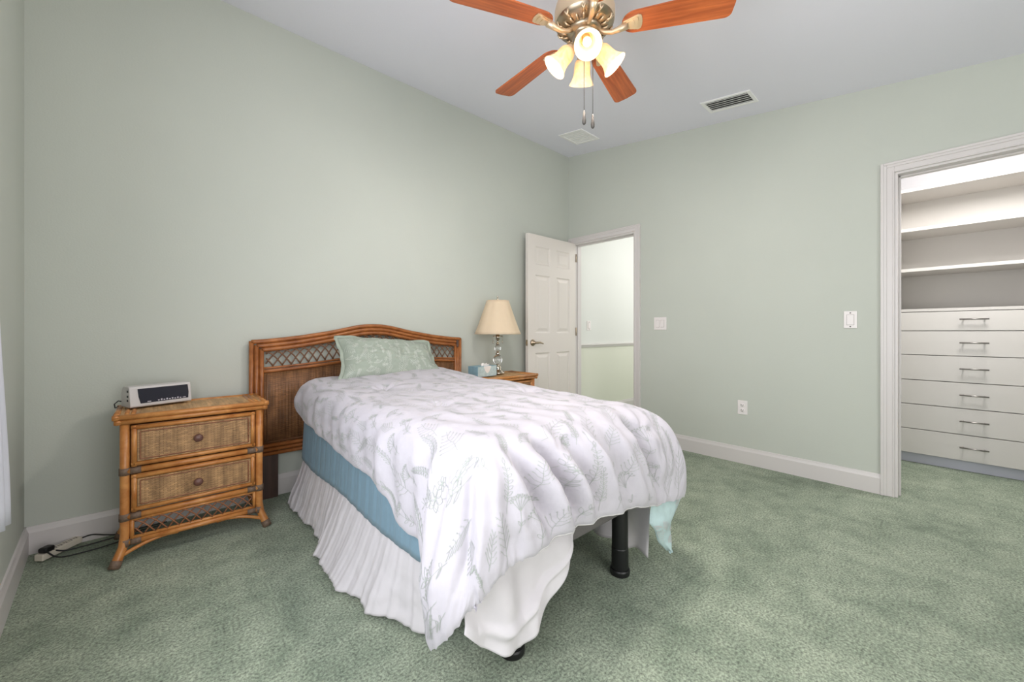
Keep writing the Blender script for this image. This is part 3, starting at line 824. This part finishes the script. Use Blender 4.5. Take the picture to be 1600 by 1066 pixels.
def sprig_branch(r):
    L = [[(0, 0), (0.05, 0.3), (0.02, 0.65), (0.08, 1)]]
    for i in range(11):
        t = 0.15 + 0.8 * i / 11; s = 1 if i % 2 else -1; ln = 0.28 * (1.15 - t)
        e = (0.04 + s * ln * 0.8, t + ln * 0.75); L.append([(0.04, t), (0.04 + s * ln * 0.45, t + ln * 0.25), e])
        for q in (-0.4, 0.5): L.append([e, (e[0] + s * 0.05 * math.cos(q), e[1] + 0.06 * math.sin(q + 0.8))])
    return L
def sprig_flower(r):
    L = [[(0, 0), (-0.03, 0.3), (0.02, 0.68)], [(-0.03, 0.3), (0.10, 0.5), (0.16, 0.62)]]
    for cx, cy, R_ in ((0.02, 0.80, 0.15), (0.18, 0.70, 0.09)):
        for i in range(6): L.append(leaf(cx, cy, i * PI / 3 + 0.3, R_, R_ * 0.3))
    for s in (1, -1): L.append(leaf(-0.02, 0.22, PI / 2 - s * 0.8, 0.17, 0.03))
    for s in (1, -1): L.append(leaf(-0.02, 0.38, PI / 2 - s * 0.8, 0.14, 0.025))
    return L
KINDS = (sprig_fern, sprig_umbel, sprig_branch, sprig_flower)

def print_sprigs(mb, mi, G, N, su, sv, count, size, width, seed, mind, off=0.0012, updir=PI / 2):
    """line-drawn plants laid on the cloth; su, sv: cloth size in metres along the two grid directions"""
    r = np.random.default_rng(seed); done = []
    tries = 0
    while len(done) < count and tries < 8000:
        tries += 1
        u, v = r.uniform(0.02, 0.98), r.uniform(0.02, 0.98)
        if any(((u - a) * su) ** 2 + ((v - b) * sv) ** 2 < mind ** 2 for a, b in done): continue
        done.append((u, v))
        L = KINDS[r.integers(0, 4)](r); sz = size * r.uniform(0.75, 1.25); an = r.normal(0, 0.35) + (updir - PI / 2)
        ca, sa = math.cos(an), math.sin(an)
        for pl in L:
            pl = np.array(pl, float)
            # resample long strokes so they follow the folds
            Q = [pl[0]]
            for p, q in zip(pl, pl[1:]):
                k = max(1, int(np.linalg.norm(q - p) * sz / 0.016))
                for e in range(1, k + 1): Q.append(p + (q - p) * e / k)
            Q = np.array(Q); Q[:, 1] -= 0.5; Q *= sz
            X = ca * Q[:, 0] - sa * Q[:, 1]; Y = sa * Q[:, 0] + ca * Q[:, 1]
            U = u + X / su; V = v - Y / sv
            if (U.min() < 0.004 or U.max() > 0.996 or V.min() < 0.004 or V.max() > 0.996): continue
            C = np.array([lerp_grid(G, a, b) for a, b in zip(U, V)]); NN = np.array([lerp_grid(N, a, b) for a, b in zip(U, V)])
            T = np.gradient(C, axis=0); B = np.cross(T, NN); B /= np.linalg.norm(B, axis=1, keepdims=True) + 1e-12
            C = C + NN * off
            vs = np.concatenate([C + B * width / 2, C - B * width / 2]); n = len(C)
            mb.add(vs, [(i, i + 1, n + i + 1, n + i) for i in range(n - 1)], mi, True)

def padded_sheet(mb, P, N, thick, mi_out, mi_in, edge=6):
    """a quilt: outer layer P, inner layer pulled back along the normal, closed with a rounded rim"""
    n, m = P.shape[:2]
    I = np.arange(n)[:, None]; J = np.arange(m)[None, :]
    dist = np.minimum(np.minimum(I, n - 1 - I), np.minimum(J, m - 1 - J)).astype(float)
    k = np.clip(dist / edge, 0, 1); prof = np.sqrt(1 - (1 - k) ** 2)
    mid = P - N * thick * 0.5
    out = mid + N * (thick * 0.5 * prof)[..., None]
    inn = mid - N * (thick * 0.5 * prof)[..., None]
    f = np.cross(out[n // 2, m // 3 + 1] - out[n // 2, m // 3], out[n // 2 + 1, m // 3] - out[n // 2, m // 3])
    flip = np.dot(f, N[n // 2, m // 3]) > 0
    mb.grid(out, mi_out, flip=not flip if False else flip); mb.grid(inn, mi_in, flip=not flip)
    return out
m = MB()
CO = padded_sheet(m, CP, CN, 0.022, 0, 0, 7)
su_ = float(np.linalg.norm(np.diff(CP[:, NTT // 2], axis=0), axis=1).sum()); sv_ = float(np.linalg.norm(np.diff(CP[NS // 2], axis=0), axis=1).sum())
print_sprigs(m, 2, CO, CN, su_, sv_, 300, 0.135, 0.0013, 11, 0.078)
comforter = m.build('comforter', ['comforter', 'lining', 'print'])
tag(comforter, 'white comforter with grey green plant print draped over the bed', 'comforter')
# piping along the foot hem
m = MB(); E_ = [CP[i, NTT - 1] - CN[i, NTT - 1] * 0.011 for i in range(56, 146, 2)]
m.tube(E_, 0.0025, 6); m.build('hem_piping', 'piping', comforter)
# aqua lining of the right-hand foot corner, turned to the front
m = MB(); nu, nv = 40, 40; P = np.zeros((nu, nv, 3))
gl = [0, 0.3, 0.6, 0.8, 1.0]
for i in range(nu):
    f = i / (nu - 1)
    for j in range(nv):
        g = j / (nv - 1)
        xa = np.interp(g, gl, [1.575, 1.545, 1.580, 1.625, 1.690]); za = np.interp(g, gl, [0.350, 0.252, 0.205, 0.140, 0.078])
        xb = np.interp(g, gl, [1.845, 1.765, 1.722, 1.715, 1.704]); zb = np.interp(g, gl, [0.330, 0.235, 0.165, 0.115, 0.082])
        P[i, j] = (xa + (xb - xa) * f, 0.845 - 0.022 * math.sin(PI * f) * (1 - 0.5 * g) + 0.006 * math.sin(g * 9 + f * 4), za + (zb - za) * f + 0.004 * math.sin(f * 9))
PN = grid_normals(P)
if PN[nu // 2, nv // 2, 1] > 0: PN = -PN
P = P.copy()
padded_sheet(m, P, PN, 0.016, 0, 0, 5)
print_sprigs(m, 2, P, PN, 0.13, 0.28, 7, 0.09, 0.002, 5, 0.04)
o = m.build('turned_corner', ['lining', 'comforter', 'piping'], comforter); o['label'] = 'pale aqua lining of the hanging corner'

# blue blanket showing between comforter and skirt
m = MB(); ny, nz = 260, 14; P = np.zeros((ny, nz, 3))
for i in range(ny):
    y = 2.690 - (2.690 - 0.965) * i / (ny - 1)
    zb = 0.262 + 0.008 * math.sin(y * 7) + 0.014 * smooth(2.4, 2.7, y)
    for j in range(nz):
        g = j / (nz - 1); z = 0.60 + (zb - 0.60) * g
        x = 0.697 - 0.018 * g + (0.003 * math.sin(y * 62 + 2 * math.sin(y * 11)) + 0.0016 * math.sin(y * 151)) * (1 - 0.5 * g) * (0.3 + 0.7 * g)
        P[i, j] = (x, y, z)
m.grid(P); o = m.build('blanket', 'blanket'); tag(o, 'slate blue pleated blanket edge between the comforter and the bed skirt', 'blanket')
sd = o.modifiers.new('solid', 'SOLIDIFY'); sd.thickness = 0.006; sd.offset = -1

# bed skirt: left panel, foot-corner panel, right panel
skirt = thing('bed_skirt', 'gathered sheer white bed skirt hanging to the carpet', 'bed skirt', (0, 0, 0))
m = MB(); ny, nz = 300, 34; P = np.zeros((ny, nz, 3))
ky = [0.93, 1.10, 1.31, 1.45, 1.53, 1.66, 1.80, 1.92, 2.01, 2.08, 2.15, 2.35, 2.66]
kx = [0.745, 0.735, 0.665, 0.580, 0.590, 0.560, 0.560, 0.552, 0.552, 0.602, 0.612, 0.610, 0.592]
for i in range(ny):
    yt = 2.70 - (2.70 - 1.20) * i / (ny - 1)
    for j in range(nz):
        g = j / (nz - 1)
        y = yt + (-0.03 + 0.02 * math.sin(yt * 5)) * g
        xb = np.interp(y, ky, kx)
        bow = g ** 1.25
        x = 0.700 + (xb - 0.700) * bow
        wv = 0.55 + 0.9 * fbm(yt * 2.2, 1.7 + g * .6, 2.0); gat = (0.0035 * math.sin(yt * 41 + 3.5 * math.sin(yt * 6) + 1.2 * g) * wv + 0.0035 * math.sin(yt * 97 + 4 * math.sin(yt * 9)) + 0.0015 * math.sin(yt * 210)) * (0.3 + 0.7 * g) + 0.022 * g * fbm(yt * 3.4, g * 1.6, 6.0)
        z = 0.315 * (1 - g) + 0.012 * g + 0.010 * g * (0.5 + 0.5 * math.sin(yt * 33))
        P[i, j] = (x - gat * 0.8, y, z)
m.grid(P)
o = m.build('side_panel', 'skirt', skirt); sd = o.modifiers.new('solid', 'SOLIDIFY'); sd.thickness = 0.0025
# the foot panel sweeps round the near corner and is pulled to one side
m = MB(); nx, nz = 110, 40; P = np.zeros((nx, nz, 3))
for i in range(nx):
    f = i / (nx - 1)
    tx = 0.66 + f * 0.455; ty = 0.905
    # lower edge: dips to the near leg, then climbs to the rail
    ff = [0, 0.12, 0.26, 0.42, 0.60, 0.74, 0.88, 1.0]
    bx = np.interp(f, ff, [0.625, 0.690, 0.755, 0.835, 0.907, 0.999, 1.083, 1.113])
    bz = np.interp(f, ff, [0.235, 0.160, 0.112, 0.088, 0.122, 0.186, 0.263, 0.345])
    by = 0.900 - 0.02 * math.sin(PI * min(1, f * 1.1)) if f < 0.9 else 0.902
    for j in range(nz):
        g = j / (nz - 1)
        x = tx + (bx - tx) * g; y = ty + (by - ty) * g ** 1.3; z = 0.40 + (bz - 0.40) * g
        amp = math.sin(PI * min(1, g * 1.15)) if g * 1.15 < 1 else 0
        y += -0.020 * amp * math.sin(f * 11 - 2.5 * g) - 0.012 * g * math.sin(f * 24 + 1) - 0.022 * math.exp(-((g - 0.72 + 0.25 * (f - .5)) / 0.06) ** 2) * math.sin(PI * f) * (f > 0.1)
        P[i, j] = (x, y, z)
m.grid(P)
o = m.build('foot_panel', 'skirt', skirt); sd = o.modifiers.new('solid', 'SOLIDIFY'); sd.thickness = 0.0025
m = MB(); ny, nz = 160, 22; P = np.zeros((ny, nz, 3))
for i in range(ny):
    y0_ = 0.925 + (2.70 - 0.925) * i / (ny - 1)
    for j in range(nz):
        g = j / (nz - 1)
        x = 1.692 + 0.012 * math.sin(y0_ * 52 + math.sin(y0_ * 9)) * (0.3 + 0.7 * g) + 0.01 * g
        P[i, j] = (x, y0_ + 0.03 * g * math.sin(y0_ * 21), 0.40 * (1 - g) + 0.012 * g + 0.012 * g * (0.5 + 0.5 * math.sin(y0_ * 40)))
m.grid(P)
o = m.build('side_panel', 'skirt', skirt); sd = o.modifiers.new('solid', 'SOLIDIFY'); sd.thickness = 0.0025

# pillow leaning on the headboard
pil = thing('pillow', 'sage green pillow with white leaf print leaning on the headboard', 'pillow', (1.215, 2.60, 0.865))
n_ = 46; Fp = np.zeros((n_, n_, 3)); Bp = np.zeros((n_, n_, 3))
for i in range(n_):
    for j in range(n_):
        u = i / (n_ - 1) * 2 - 1; v = j / (n_ - 1) * 2 - 1
        pin = 1 - 0.06 * (1 - u * u) ; pin2 = 1 - 0.05 * (1 - v * v)
        x = 0.333 * u * pin2 + (0.085 if u > 0 else 0.03) * u * max(0, -v) ** 2; y = 0.168 * v * pin
        th = 0.100 * max(0, (1 - abs(u) ** 2.6)) ** 0.55 * max(0, (1 - abs(v) ** 2.6)) ** 0.55
        th *= 1 + 0.18 * fbm(u * 2, v * 2, 9)
        wr = 0.004 * fbm(u * 5, v * 5, 4) + 0.005 * math.sin(7 * (u + v)) * (abs(u) ** 3)
        Fp[i, j] = (x, y, th + wr); Bp[i, j] = (x, y, -th * 0.9 + wr)
Rm = Matrix.Rotation(math.radians(4), 4, 'Y') @ Matrix.Rotation(math.radians(50), 4, 'X')
def xf(G): return np.array([[tuple(Rm @ Vector(p)) for p in row] for row in G])
Fw, Bw = xf(Fp), xf(Bp)
m = MB(); m.grid(Fw, 0); m.grid(Bw, 0, flip=True)
m.build('cushion', 'pillow', pil)
# sham flange all round
m = MB(); n4 = n_ - 1
loop = [(i, 0) for i in range(n4)] + [(n4, j) for j in range(n4)] + [(n4 - i, n4) for i in range(n4)] + [(0, n4 - j) for j in range(n4)]
G = np.zeros((len(loop) + 1, 4, 3))
for k in range(len(loop) + 1):
    i, j = loop[k % len(loop)]; p = Fp[i, j]; u = i / n4 * 2 - 1; v = j / n4 * 2 - 1
    d = np.array((u if abs(u) > 0.98 else 0, v if abs(v) > 0.98 else 0, 0.0)); d /= np.linalg.norm(d) + 1e-9
    for q in range(4): G[k, q] = p + d * 0.008 * q + np.array((0, 0, 0.006 * math.sin(k * 0.55) * q / 3))
m.grid(xf(G)); o = m.build('flange', 'pillow', pil); sd = o.modifiers.new('solid', 'SOLIDIFY'); sd.thickness = 0.004
PNn = grid_normals(Fw)
if np.dot(PNn[23, 23], np.array(Rm.to_3x3() @ Vector((0, 0, 1)))) < 0: PNn = -PNn
m = MB(); print_sprigs(m, 0, Fw, PNn, 0.69, 0.41, 60, 0.10, 0.0022, 21, 0.048, 0.0012, PI / 2)
m.build('leaf_print', 'pillow_print', pil)

# ------------------------------------------------------------------ table lamp
lamp = thing('table_lamp', 'cream shaded table lamp with stacked crystal ball stem', 'lamp', (2.285, 2.73, 0.683))
m = MB(); m.lathe([(0, 0), (0.062, 0), (0.064, 0.006), (0.060, 0.014), (0.052, 0.018), (0.050, 0.026), (0.036, 0.034), (0.028, 0.046), (0.034, 0.058), (0.020, 0.068), (0.013, 0.078), (0.013, 0.082), (0, 0.082)], 28); m.build('base', 'chrome', lamp)
m = MB(); m.lathe([(0.001, 0.08)] + [(max(0.001, 0.042 * math.sin(a)), 0.125 - 0.045 * math.cos(a)) for a in np.linspace(0.15, PI - 0.15, 16)], 28); m.build('crystal_ball', 'crystal', lamp)
m = MB(); m.lathe([(0.010, 0.164), (0.020, 0.170), (0.022, 0.178), (0.014, 0.186), (0.012, 0.196), (0.010, 0.198)], 20); m.build('collar', 'chrome', lamp)
m = MB(); m.lathe([(max(0.001, 0.030 * math.sin(a)), 0.226 - 0.032 * math.cos(a)) for a in np.linspace(0.15, PI - 0.15, 14)], 24); m.build('crystal_ball', 'crystal', lamp)
m = MB(); m.lathe([(0.008, 0.255), (0.016, 0.260), (0.016, 0.268), (0.009, 0.278), (0.009, 0.300), (0.018, 0.304), (0.018, 0.345), (0.010, 0.350), (0.003, 0.352), (0.003, 0.655), (0.009, 0.660), (0.010, 0.668), (0.005, 0.676), (0.008, 0.684), (0.004, 0.692), (0, 0.693)], 18)
m.tube([(-0.055, 0, 0.335), (0.055, 0, 0.335)], 0.004, 8); m.build('stem', 'chrome', lamp)
for s in (-1, 1):
    m = MB(); m.tube([(s * 0.055, 0, 0.335), (s * 0.055, 0, 0.29)], 0.0012, 6); m.lathe([(0.001, 0.268), (0.005, 0.274), (0.004, 0.288), (0.001, 0.292)], 8, mat=Matrix.Translation((s * 0.055, 0, 0))); m.build('pull_chain', 'chrome', lamp)
m = MB(); NSd = 48; P = np.zeros((14, NSd + 1, 3))
for i in range(14):
    f = i / 13; z = 0.355 + 0.295 * f
    r = 0.205 + (0.098 - 0.205) * (f ** 0.92)
    for k in range(NSd + 1):
        a = 2 * PI * k / NSd
        c = abs(math.cos(4 * a)); rr = r * (0.955 + 0.045 * c ** 0.5)
        P[i, k] = (rr * math.cos(a), rr * math.sin(a), z)
m.grid(P); sh = m.build('lamp_shade', 'shade', lamp); sd = sh.modifiers.new('solid', 'SOLIDIFY'); sd.thickness = 0.003
for row in (0, 13):
    m = MB(); m.tube([tuple(p) for p in P[row, :-1]], 0.0035, 6, closed=True); m.build('shade_trim', 'shade', sh)
m = MB(); top = 0.648
for a in (0, 2 * PI / 3, 4 * PI / 3): m.tube([(0, 0, top), (0.094 * math.cos(a), 0.094 * math.sin(a), top)], 0.002, 6)
m.build('spider', 'chrome', sh)

# ------------------------------------------------------------------ tissue box
tb = thing('tissue_box', 'blue patterned tissue box in front of the crystal lamp', 'tissue box', (2.06, 2.66, 0.683), math.radians(8))
m = MB(); m.box((-0.115, -0.055, 0), (0.115, 0.055, 0.088), 0)
m.add([(-0.11, -0.0553, 0.004), (0.11, -0.0553, 0.004), (0.11, -0.0553, 0.084), (-0.11, -0.0553, 0.084)], [(0, 1, 2, 3)], 1)
m.build('carton', ['tissue_blue', 'tissue_pale'], tb)
m = MB(); pts = [(-0.045, 0.087)]
for t in np.linspace(0, 1, 16): pts.append((-0.045 + 0.09 * t, 0.087 - 0.058 * math.sin(PI * t) ** 0.8))
pts.append((0.045, 0.087)); pts = pts[1:-1]
m.prism(pts, 'y', -0.0575, -0.0550); m.build('opening_flap', 'tissue', tb)
m = MB(); P = np.zeros((8, 16, 3))
for i in range(8):
    for j in range(16):
        f = i / 7; x = -0.05 + 0.1 * j / 15
        P[i, j] = (x * (1 - 0.25 * f), -0.03 + 0.012 * math.sin(j * 1.1 + f) * f, 0.085 + 0.022 * f * (1 + 0.25 * math.sin(j * 0.8)))
m.grid(P); o = m.build('tissue', 'tissue', tb); sd = o.modifiers.new('solid', 'SOLIDIFY'); sd.thickness = 0.001

# ------------------------------------------------------------------ clock radio
rad = thing('clock_radio', 'silver clock radio with dark front window on the nightstand', 'clock radio', (0.012, 2.775, 0.684), math.radians(20))
W2, D2_, H2 = 0.127, 0.055, 0.103
m = MB(); prof = [(-D2_, 0.006), (-D2_ + 0.006, 0.0), (D2_, 0.0), (D2_, 0.07), (D2_ - 0.015, H2 - 0.008), (D2_ - 0.03, H2), (-D2_ + 0.024, H2), (-D2_ + 0.016, H2 - 0.006)]
m.prism(prof, 'x', -W2, W2); m.build('body', 'radio', rad, bevel=0.004)
fl = Vector((-D2_ + 0.016 - (-D2_), 0, 0)); sl = math.atan2(0.016, H2 - 0.012)
Rf = Matrix.Translation((0, -D2_ - 0.0006, 0.006)) @ Matrix.Rotation(-sl, 4, 'X')
m = MB(); pts = []
for x, z in ((-0.088, 0.012), (-0.094, 0.045), (-0.096, 0.085), (0.112, 0.085), (0.114, 0.045), (0.110, 0.014)): pts.append((x, z))
v = [tuple(Rf @ Vector((x, 0.001, z))) for x, z in pts] + [tuple(Rf @ Vector((x, -0.0015, z))) for x, z in pts]; n = len(pts)
m.add(v, [tuple(range(n, 2 * n))] + [(i, (i + 1) % n, n + (i + 1) % n, n + i) for i in range(n)])
m.build('display_window', 'screen', rad)
for k in range(9):
    x = -0.02 + k * 0.0115
    m = MB(); m.box((x, -0.0045, 0.017), (x + 0.006, -0.001, 0.022 + 0.003 * (k % 2)), mat=Rf); m.build('key', 'radio_mark', rad)
m = MB(); m.box((-0.062, -0.0045, 0.016), (-0.048, -0.001, 0.020), mat=Rf); m.build('key', 'radio_mark', rad)
m = MB(); m.box((0.085, -0.0045, 0.018), (0.098, -0.001, 0.021), mat=Rf); m.build('key', 'radio_mark', rad)
m = MB()
for z in (0.03, 0.05, 0.075): m.box((-W2 - 0.002, -0.03, z), (-W2 + 0.001, -0.018, z + 0.010))
m.build('side_switch', 'black', rad)
m = MB(); m.tube([(-W2 + 0.02, D2_ - 0.004, 0.02), (-W2 - 0.012, D2_ - 0.004, 0.03), (-W2 - 0.035, D2_ - 0.035, 0.020), (-W2 - 0.040, D2_ - 0.06, 0.004), (-W2 - 0.030, D2_ - 0.04, 0.003), (-W2 - 0.010, D2_ + 0.0, 0.003)], 0.0026, 8)
m.build('power_cord', 'cord', rad)

# ------------------------------------------------------------------ power strip and cords on the carpet
ps = thing('power_strip', 'ivory power strip lying on the carpet against the baseboard', 'power strip', (-0.340, 2.862, 0.006), math.radians(48))
m = MB(); m.box((-0.085, -0.020, 0), (0.085, 0.020, 0.030)); m.build('housing', 'strip', ps, bevel=0.004)
for k in range(5):
    m = MB(); x = -0.020 + k * 0.022
    m.box((x - 0.006, -0.004, 0.0301), (x - 0.003, 0.006, 0.0306)); m.box((x + 0.003, -0.004, 0.0301), (x + 0.006, 0.006, 0.0306)); m.box((x - 0.002, -0.011, 0.0301), (x + 0.002, -0.007, 0.0306))
    m.build('socket', 'slot', ps)
m = MB(); m.box((-0.078, -0.024, 0.030), (-0.035, 0.014, 0.055)); m.build('plug', 'black', ps, bevel=0.008)
ca, sa = math.cos(math.radians(48)), math.sin(math.radians(48))
def to_ps(x, y, z): dx, dy = x + 0.340, y - 2.862; return (dx * ca + dy * sa, -dx * sa + dy * ca, z - 0.006)
def cord(pts):
    P = [Vector(p) for p in pts]; out = []
    for i in range(len(P) - 1):
        p0, p1, p2, p3 = P[max(i - 1, 0)], P[i], P[i + 1], P[min(i + 2, len(P) - 1)]
        for t in np.linspace(0, 1, 8, endpoint=False):
            out.append(0.5 * ((2 * p1) + (p2 - p0) * t + (2 * p0 - 5 * p1 + 4 * p2 - p3) * t * t + (3 * p1 - p0 - 3 * p2 + p3) * t ** 3))
    out.append(P[-1]); return out
for pts in ([(-0.286, 2.916, 0.022), (-0.24, 2.918, 0.030), (-0.19, 2.900, 0.02), (-0.145, 2.890, 0.012), (-0.06, 2.90, 0.01), (0.05, 2.90, 0.01)],
            [(-0.365, 2.82, 0.045), (-0.32, 2.835, 0.014), (-0.24, 2.845, 0.010), (-0.17, 2.855, 0.010), (-0.10, 2.865, 0.010), (0.03, 2.87, 0.01)],
            [(-0.370, 2.80, 0.04), (-0.33, 2.775, 0.012), (-0.25, 2.765, 0.010), (-0.17, 2.775, 0.010), (-0.10, 2.80, 0.010), (0.0, 2.83, 0.01)]):
    m = MB(); m.tube([to_ps(*p) for p in cord(pts)], 0.0032, 8); m.build('cord', 'cord', ps)

# ------------------------------------------------------------------ ceiling fan
FX, FY, FZ, FR, PH = 1.46, 1.127, 2.43, 0.62, math.radians(86.5)
fan = thing('ceiling_fan', 'ceiling fan with five cherry blades and four lit bell shades', 'ceiling fan', (FX, FY, FZ))
ctop = cz(FY) - FZ
m = MB(); m.lathe([(0.012, ctop - 0.075), (0.030, ctop - 0.07), (0.055, ctop - 0.035), (0.066, ctop - 0.004), (0.066, ctop + 0.008)], 28); m.build('canopy', 'brass', fan)
m = MB(); m.tube([(0, 0, 0.14), (0, 0, ctop - 0.06)], 0.011, 12); m.build('downrod', 'brass', fan)
m = MB(); m.lathe([(0.02, 0.165), (0.06, 0.160), (0.105, 0.140), (0.130, 0.115), (0.136, 0.090), (0.136, 0.050), (0.132, 0.036)], 40); mh = m.build('motor_housing', 'brass', fan)
m = MB(); m.lathe([(0.132, 0.036), (0.126, 0.026), (0.104, 0.014), (0.074, 0.006)], 40, 1)
for k in range(20):      # pierced fretwork on the bowl
    a = k * 2 * PI / 20
    for q, (r0, z0, r1, z1, da) in enumerate(((0.129, 0.030, 0.104, 0.013, 0.07), (0.129, 0.030, 0.104, 0.013, -0.07), (0.104, 0.013, 0.079, 0.005, 0.0))):
        if k % 2 == 0 or q == 2:
            m.tube([((r0) * math.cos(a + da), r0 * math.sin(a + da), z0), (0.5 * (r0 + r1) * 1.045 * math.cos(a + da * 0.2), 0.5 * (r0 + r1) * 1.045 * math.sin(a + da * 0.2), 0.5 * (z0 + z1) - 0.004), (r1 * math.cos(a - da * .6), r1 * math.sin(a - da * .6), z1 - 0.002)], 0.0042, 6)
m.build('fretwork_bowl', ['brass', 'nickel'], mh)
m = MB(); m.lathe([(0.076, 0.010), (0.078, 0.002), (0.074, -0.010), (0.060, -0.014), (0.052, -0.022), (0.055, -0.040), (0.050, -0.062), (0.036, -0.080), (0.020, -0.090), (0.012, -0.105), (0.0, -0.110)], 32); m.build('light_fitter', 'nickel', fan)
def blade(an):
    T = Matrix.Identity(4); tw = Matrix.Rotation(math.radians(11), 4, 'X')
    m = MB(); pts = []
    # outline: rounded root, widening to a squared tip with soft corners
    r0, r1, w0, w1 = 0.165, FR, 0.052, 0.066
    up = []
    for t in np.linspace(0, 1, 8): a = PI / 2 * t; up.append((r0 + 0.06 * (1 - math.cos(a)), w0 * math.sin(a) if t > 0 else 0.0))
    for t in np.linspace(0.1, 1, 8): up.append((r0 + 0.06 + (r1 - 0.03 - r0 - 0.06) * t, w0 + (w1 - w0) * t))
    for t in np.linspace(0.2, 1, 6): a = PI / 2 * t; up.append((r1 - 0.03 + 0.028 * math.sin(a), w1 - 0.024 * (1 - math.cos(a))))
    up.append((r1 + 0.002, 0.0))
    pts = up + [(x, -y) for x, y in up[1:-1]][::-1]
    v = [(x, y, 0.0) for x, y in pts] + [(x, y, 0.006) for x, y in pts]; n = len(pts)
    m.add([tuple(T @ Vector(p)) for p in v], [tuple(range(n))[::-1], tuple(range(n, 2 * n))] + [(i, (i + 1) % n, n + (i + 1) % n, n + i) for i in range(n)])
    b = m.build('blade', 'blade', fan); b.rotation_euler = (Matrix.Rotation(an, 4, 'Z') @ tw.inverted()).to_euler()
    m = MB()
    arm = [(0.062, 0, -0.002), (0.09, 0, -0.020), (0.12, 0, -0.026), (0.15, 0, -0.020), (0.185, 0, -0.008)]
    m.tube([tuple(tw @ Vector(p)) for p in arm], [0.012, 0.0105, 0.0105, 0.013, 0.018], 10)
    for k, (sc, zz, th) in enumerate(((1.0, -0.004, 0.004), (0.8, -0.009, 0.005), (0.58, -0.014, 0.006))):
        out = [(0.160, 0.0)] + [(0.172 + 0.062 * sc * t, 0.036 * sc * (0.45 + 0.55 * t)) for t in np.linspace(0, 1, 5)] + [(0.172 + 0.068 * sc + 0.012 * math.cos(a) * sc, 0.036 * sc * math.sin(a)) for a in np.linspace(PI / 2 - .5, -PI / 2 + .5, 7)] + [(0.172 + 0.062 * sc * t, -0.036 * sc * (0.45 + 0.55 * t)) for t in np.linspace(1, 0, 5)]
        n = len(out); v = [(x, y, zz) for x, y in out] + [(x, y, zz + th) for x, y in out]
        m.add([tuple(T @ Vector(p)) for p in v], [tuple(range(n))[::-1], tuple(range(n, 2 * n))] + [(i, (i + 1) % n, n + (i + 1) % n, n + i) for i in range(n)])
    m.build('blade_iron', 'brass', b)
for k in range(5): blade(PH - k * 2 * PI / 5)
for k in range(4):
    an = math.radians(224) - k * PI / 2
    tilt = math.radians(42)
    # shade axis: from socket outwards and down
    base = Vector((0.050 * math.cos(an), 0.050 * math.sin(an), -0.062))
    Rz = Matrix.Rotation(an, 4, 'Z')
    T = Matrix.Translation(base) @ Rz @ Matrix.Rotation(PI - tilt, 4, 'Y')    # local +z points outward-down
    m = MB(); m.tube([(0.03 * math.cos(an), 0.03 * math.sin(an), -0.045), tuple(base), tuple(T @ Vector((0, 0, 0.012)))], [0.012, 0.013, 0.014], 10)
    m.lathe([(0.0, 0.004), (0.020, 0.006), (0.026, 0.014), (0.027, 0.030), (0.024, 0.032)], 20, mat=T); sk = m.build('lamp_arm', 'brass', fan)
    m = MB()
    prof = [(0.024, 0.022), (0.030, 0.028), (0.036, 0.040), (0.038, 0.058), (0.038, 0.076), (0.041, 0.094), (0.048, 0.112), (0.057, 0.126), (0.060, 0.130)]
    inner = [(r - 0.003, z) for r, z in prof[::-1]]
    m.lathe(prof + inner, 32, mat=T); sg = m.build('bell_shade', 'fanglass', fan)
    m = MB(); m.lathe([(0.008, 0.030), (0.010, 0.045), (0.017, 0.065), (0.019, 0.080), (0.012, 0.095), (0.0, 0.099)], 16, mat=T); m.build('bulb', 'bulb', sg)
    point('fan_bulb_light', tuple(T @ Vector((0, 0, 0.165))), 1.5, (1.0, 0.86, 0.70), 0.02, fan)
    sl_ = bpy.data.lights.new('fan_bulb_beam', 'SPOT'); sl_.energy = 19; sl_.color = (1.0, 0.95, 0.92); sl_.spot_size = math.radians(165); sl_.spot_blend = 0.6; sl_.shadow_soft_size = 0.05
    so_ = bpy.data.objects.new('fan_bulb_beam', sl_); col.objects.link(so_); so_.parent = fan
    so_.matrix_local = T @ Matrix.Translation((0, 0, 0.135)) @ Matrix.Rotation(PI, 4, 'X')
for dx, dy, zb in ((-0.018, -0.012, 2.005), (0.022, -0.030, 1.995)):
    m = MB(); m.tube([(dx, dy, -0.07), (dx, dy, zb + 0.05 - FZ)], 0.0016, 6)
    c = m.build('pull_chain', 'chain', fan)
    z = zb - FZ
    m = MB(); m.lathe([(0.0015, z + 0.055), (0.0045, z + 0.050), (0.0065, z + 0.025), (0.009, z + 0.006), (0.008, z - 0.004), (0.004, z - 0.010), (0, z - 0.011)], 12, mat=Matrix.Translation((dx, dy, 0))); m.build('fob', 'chain', c)
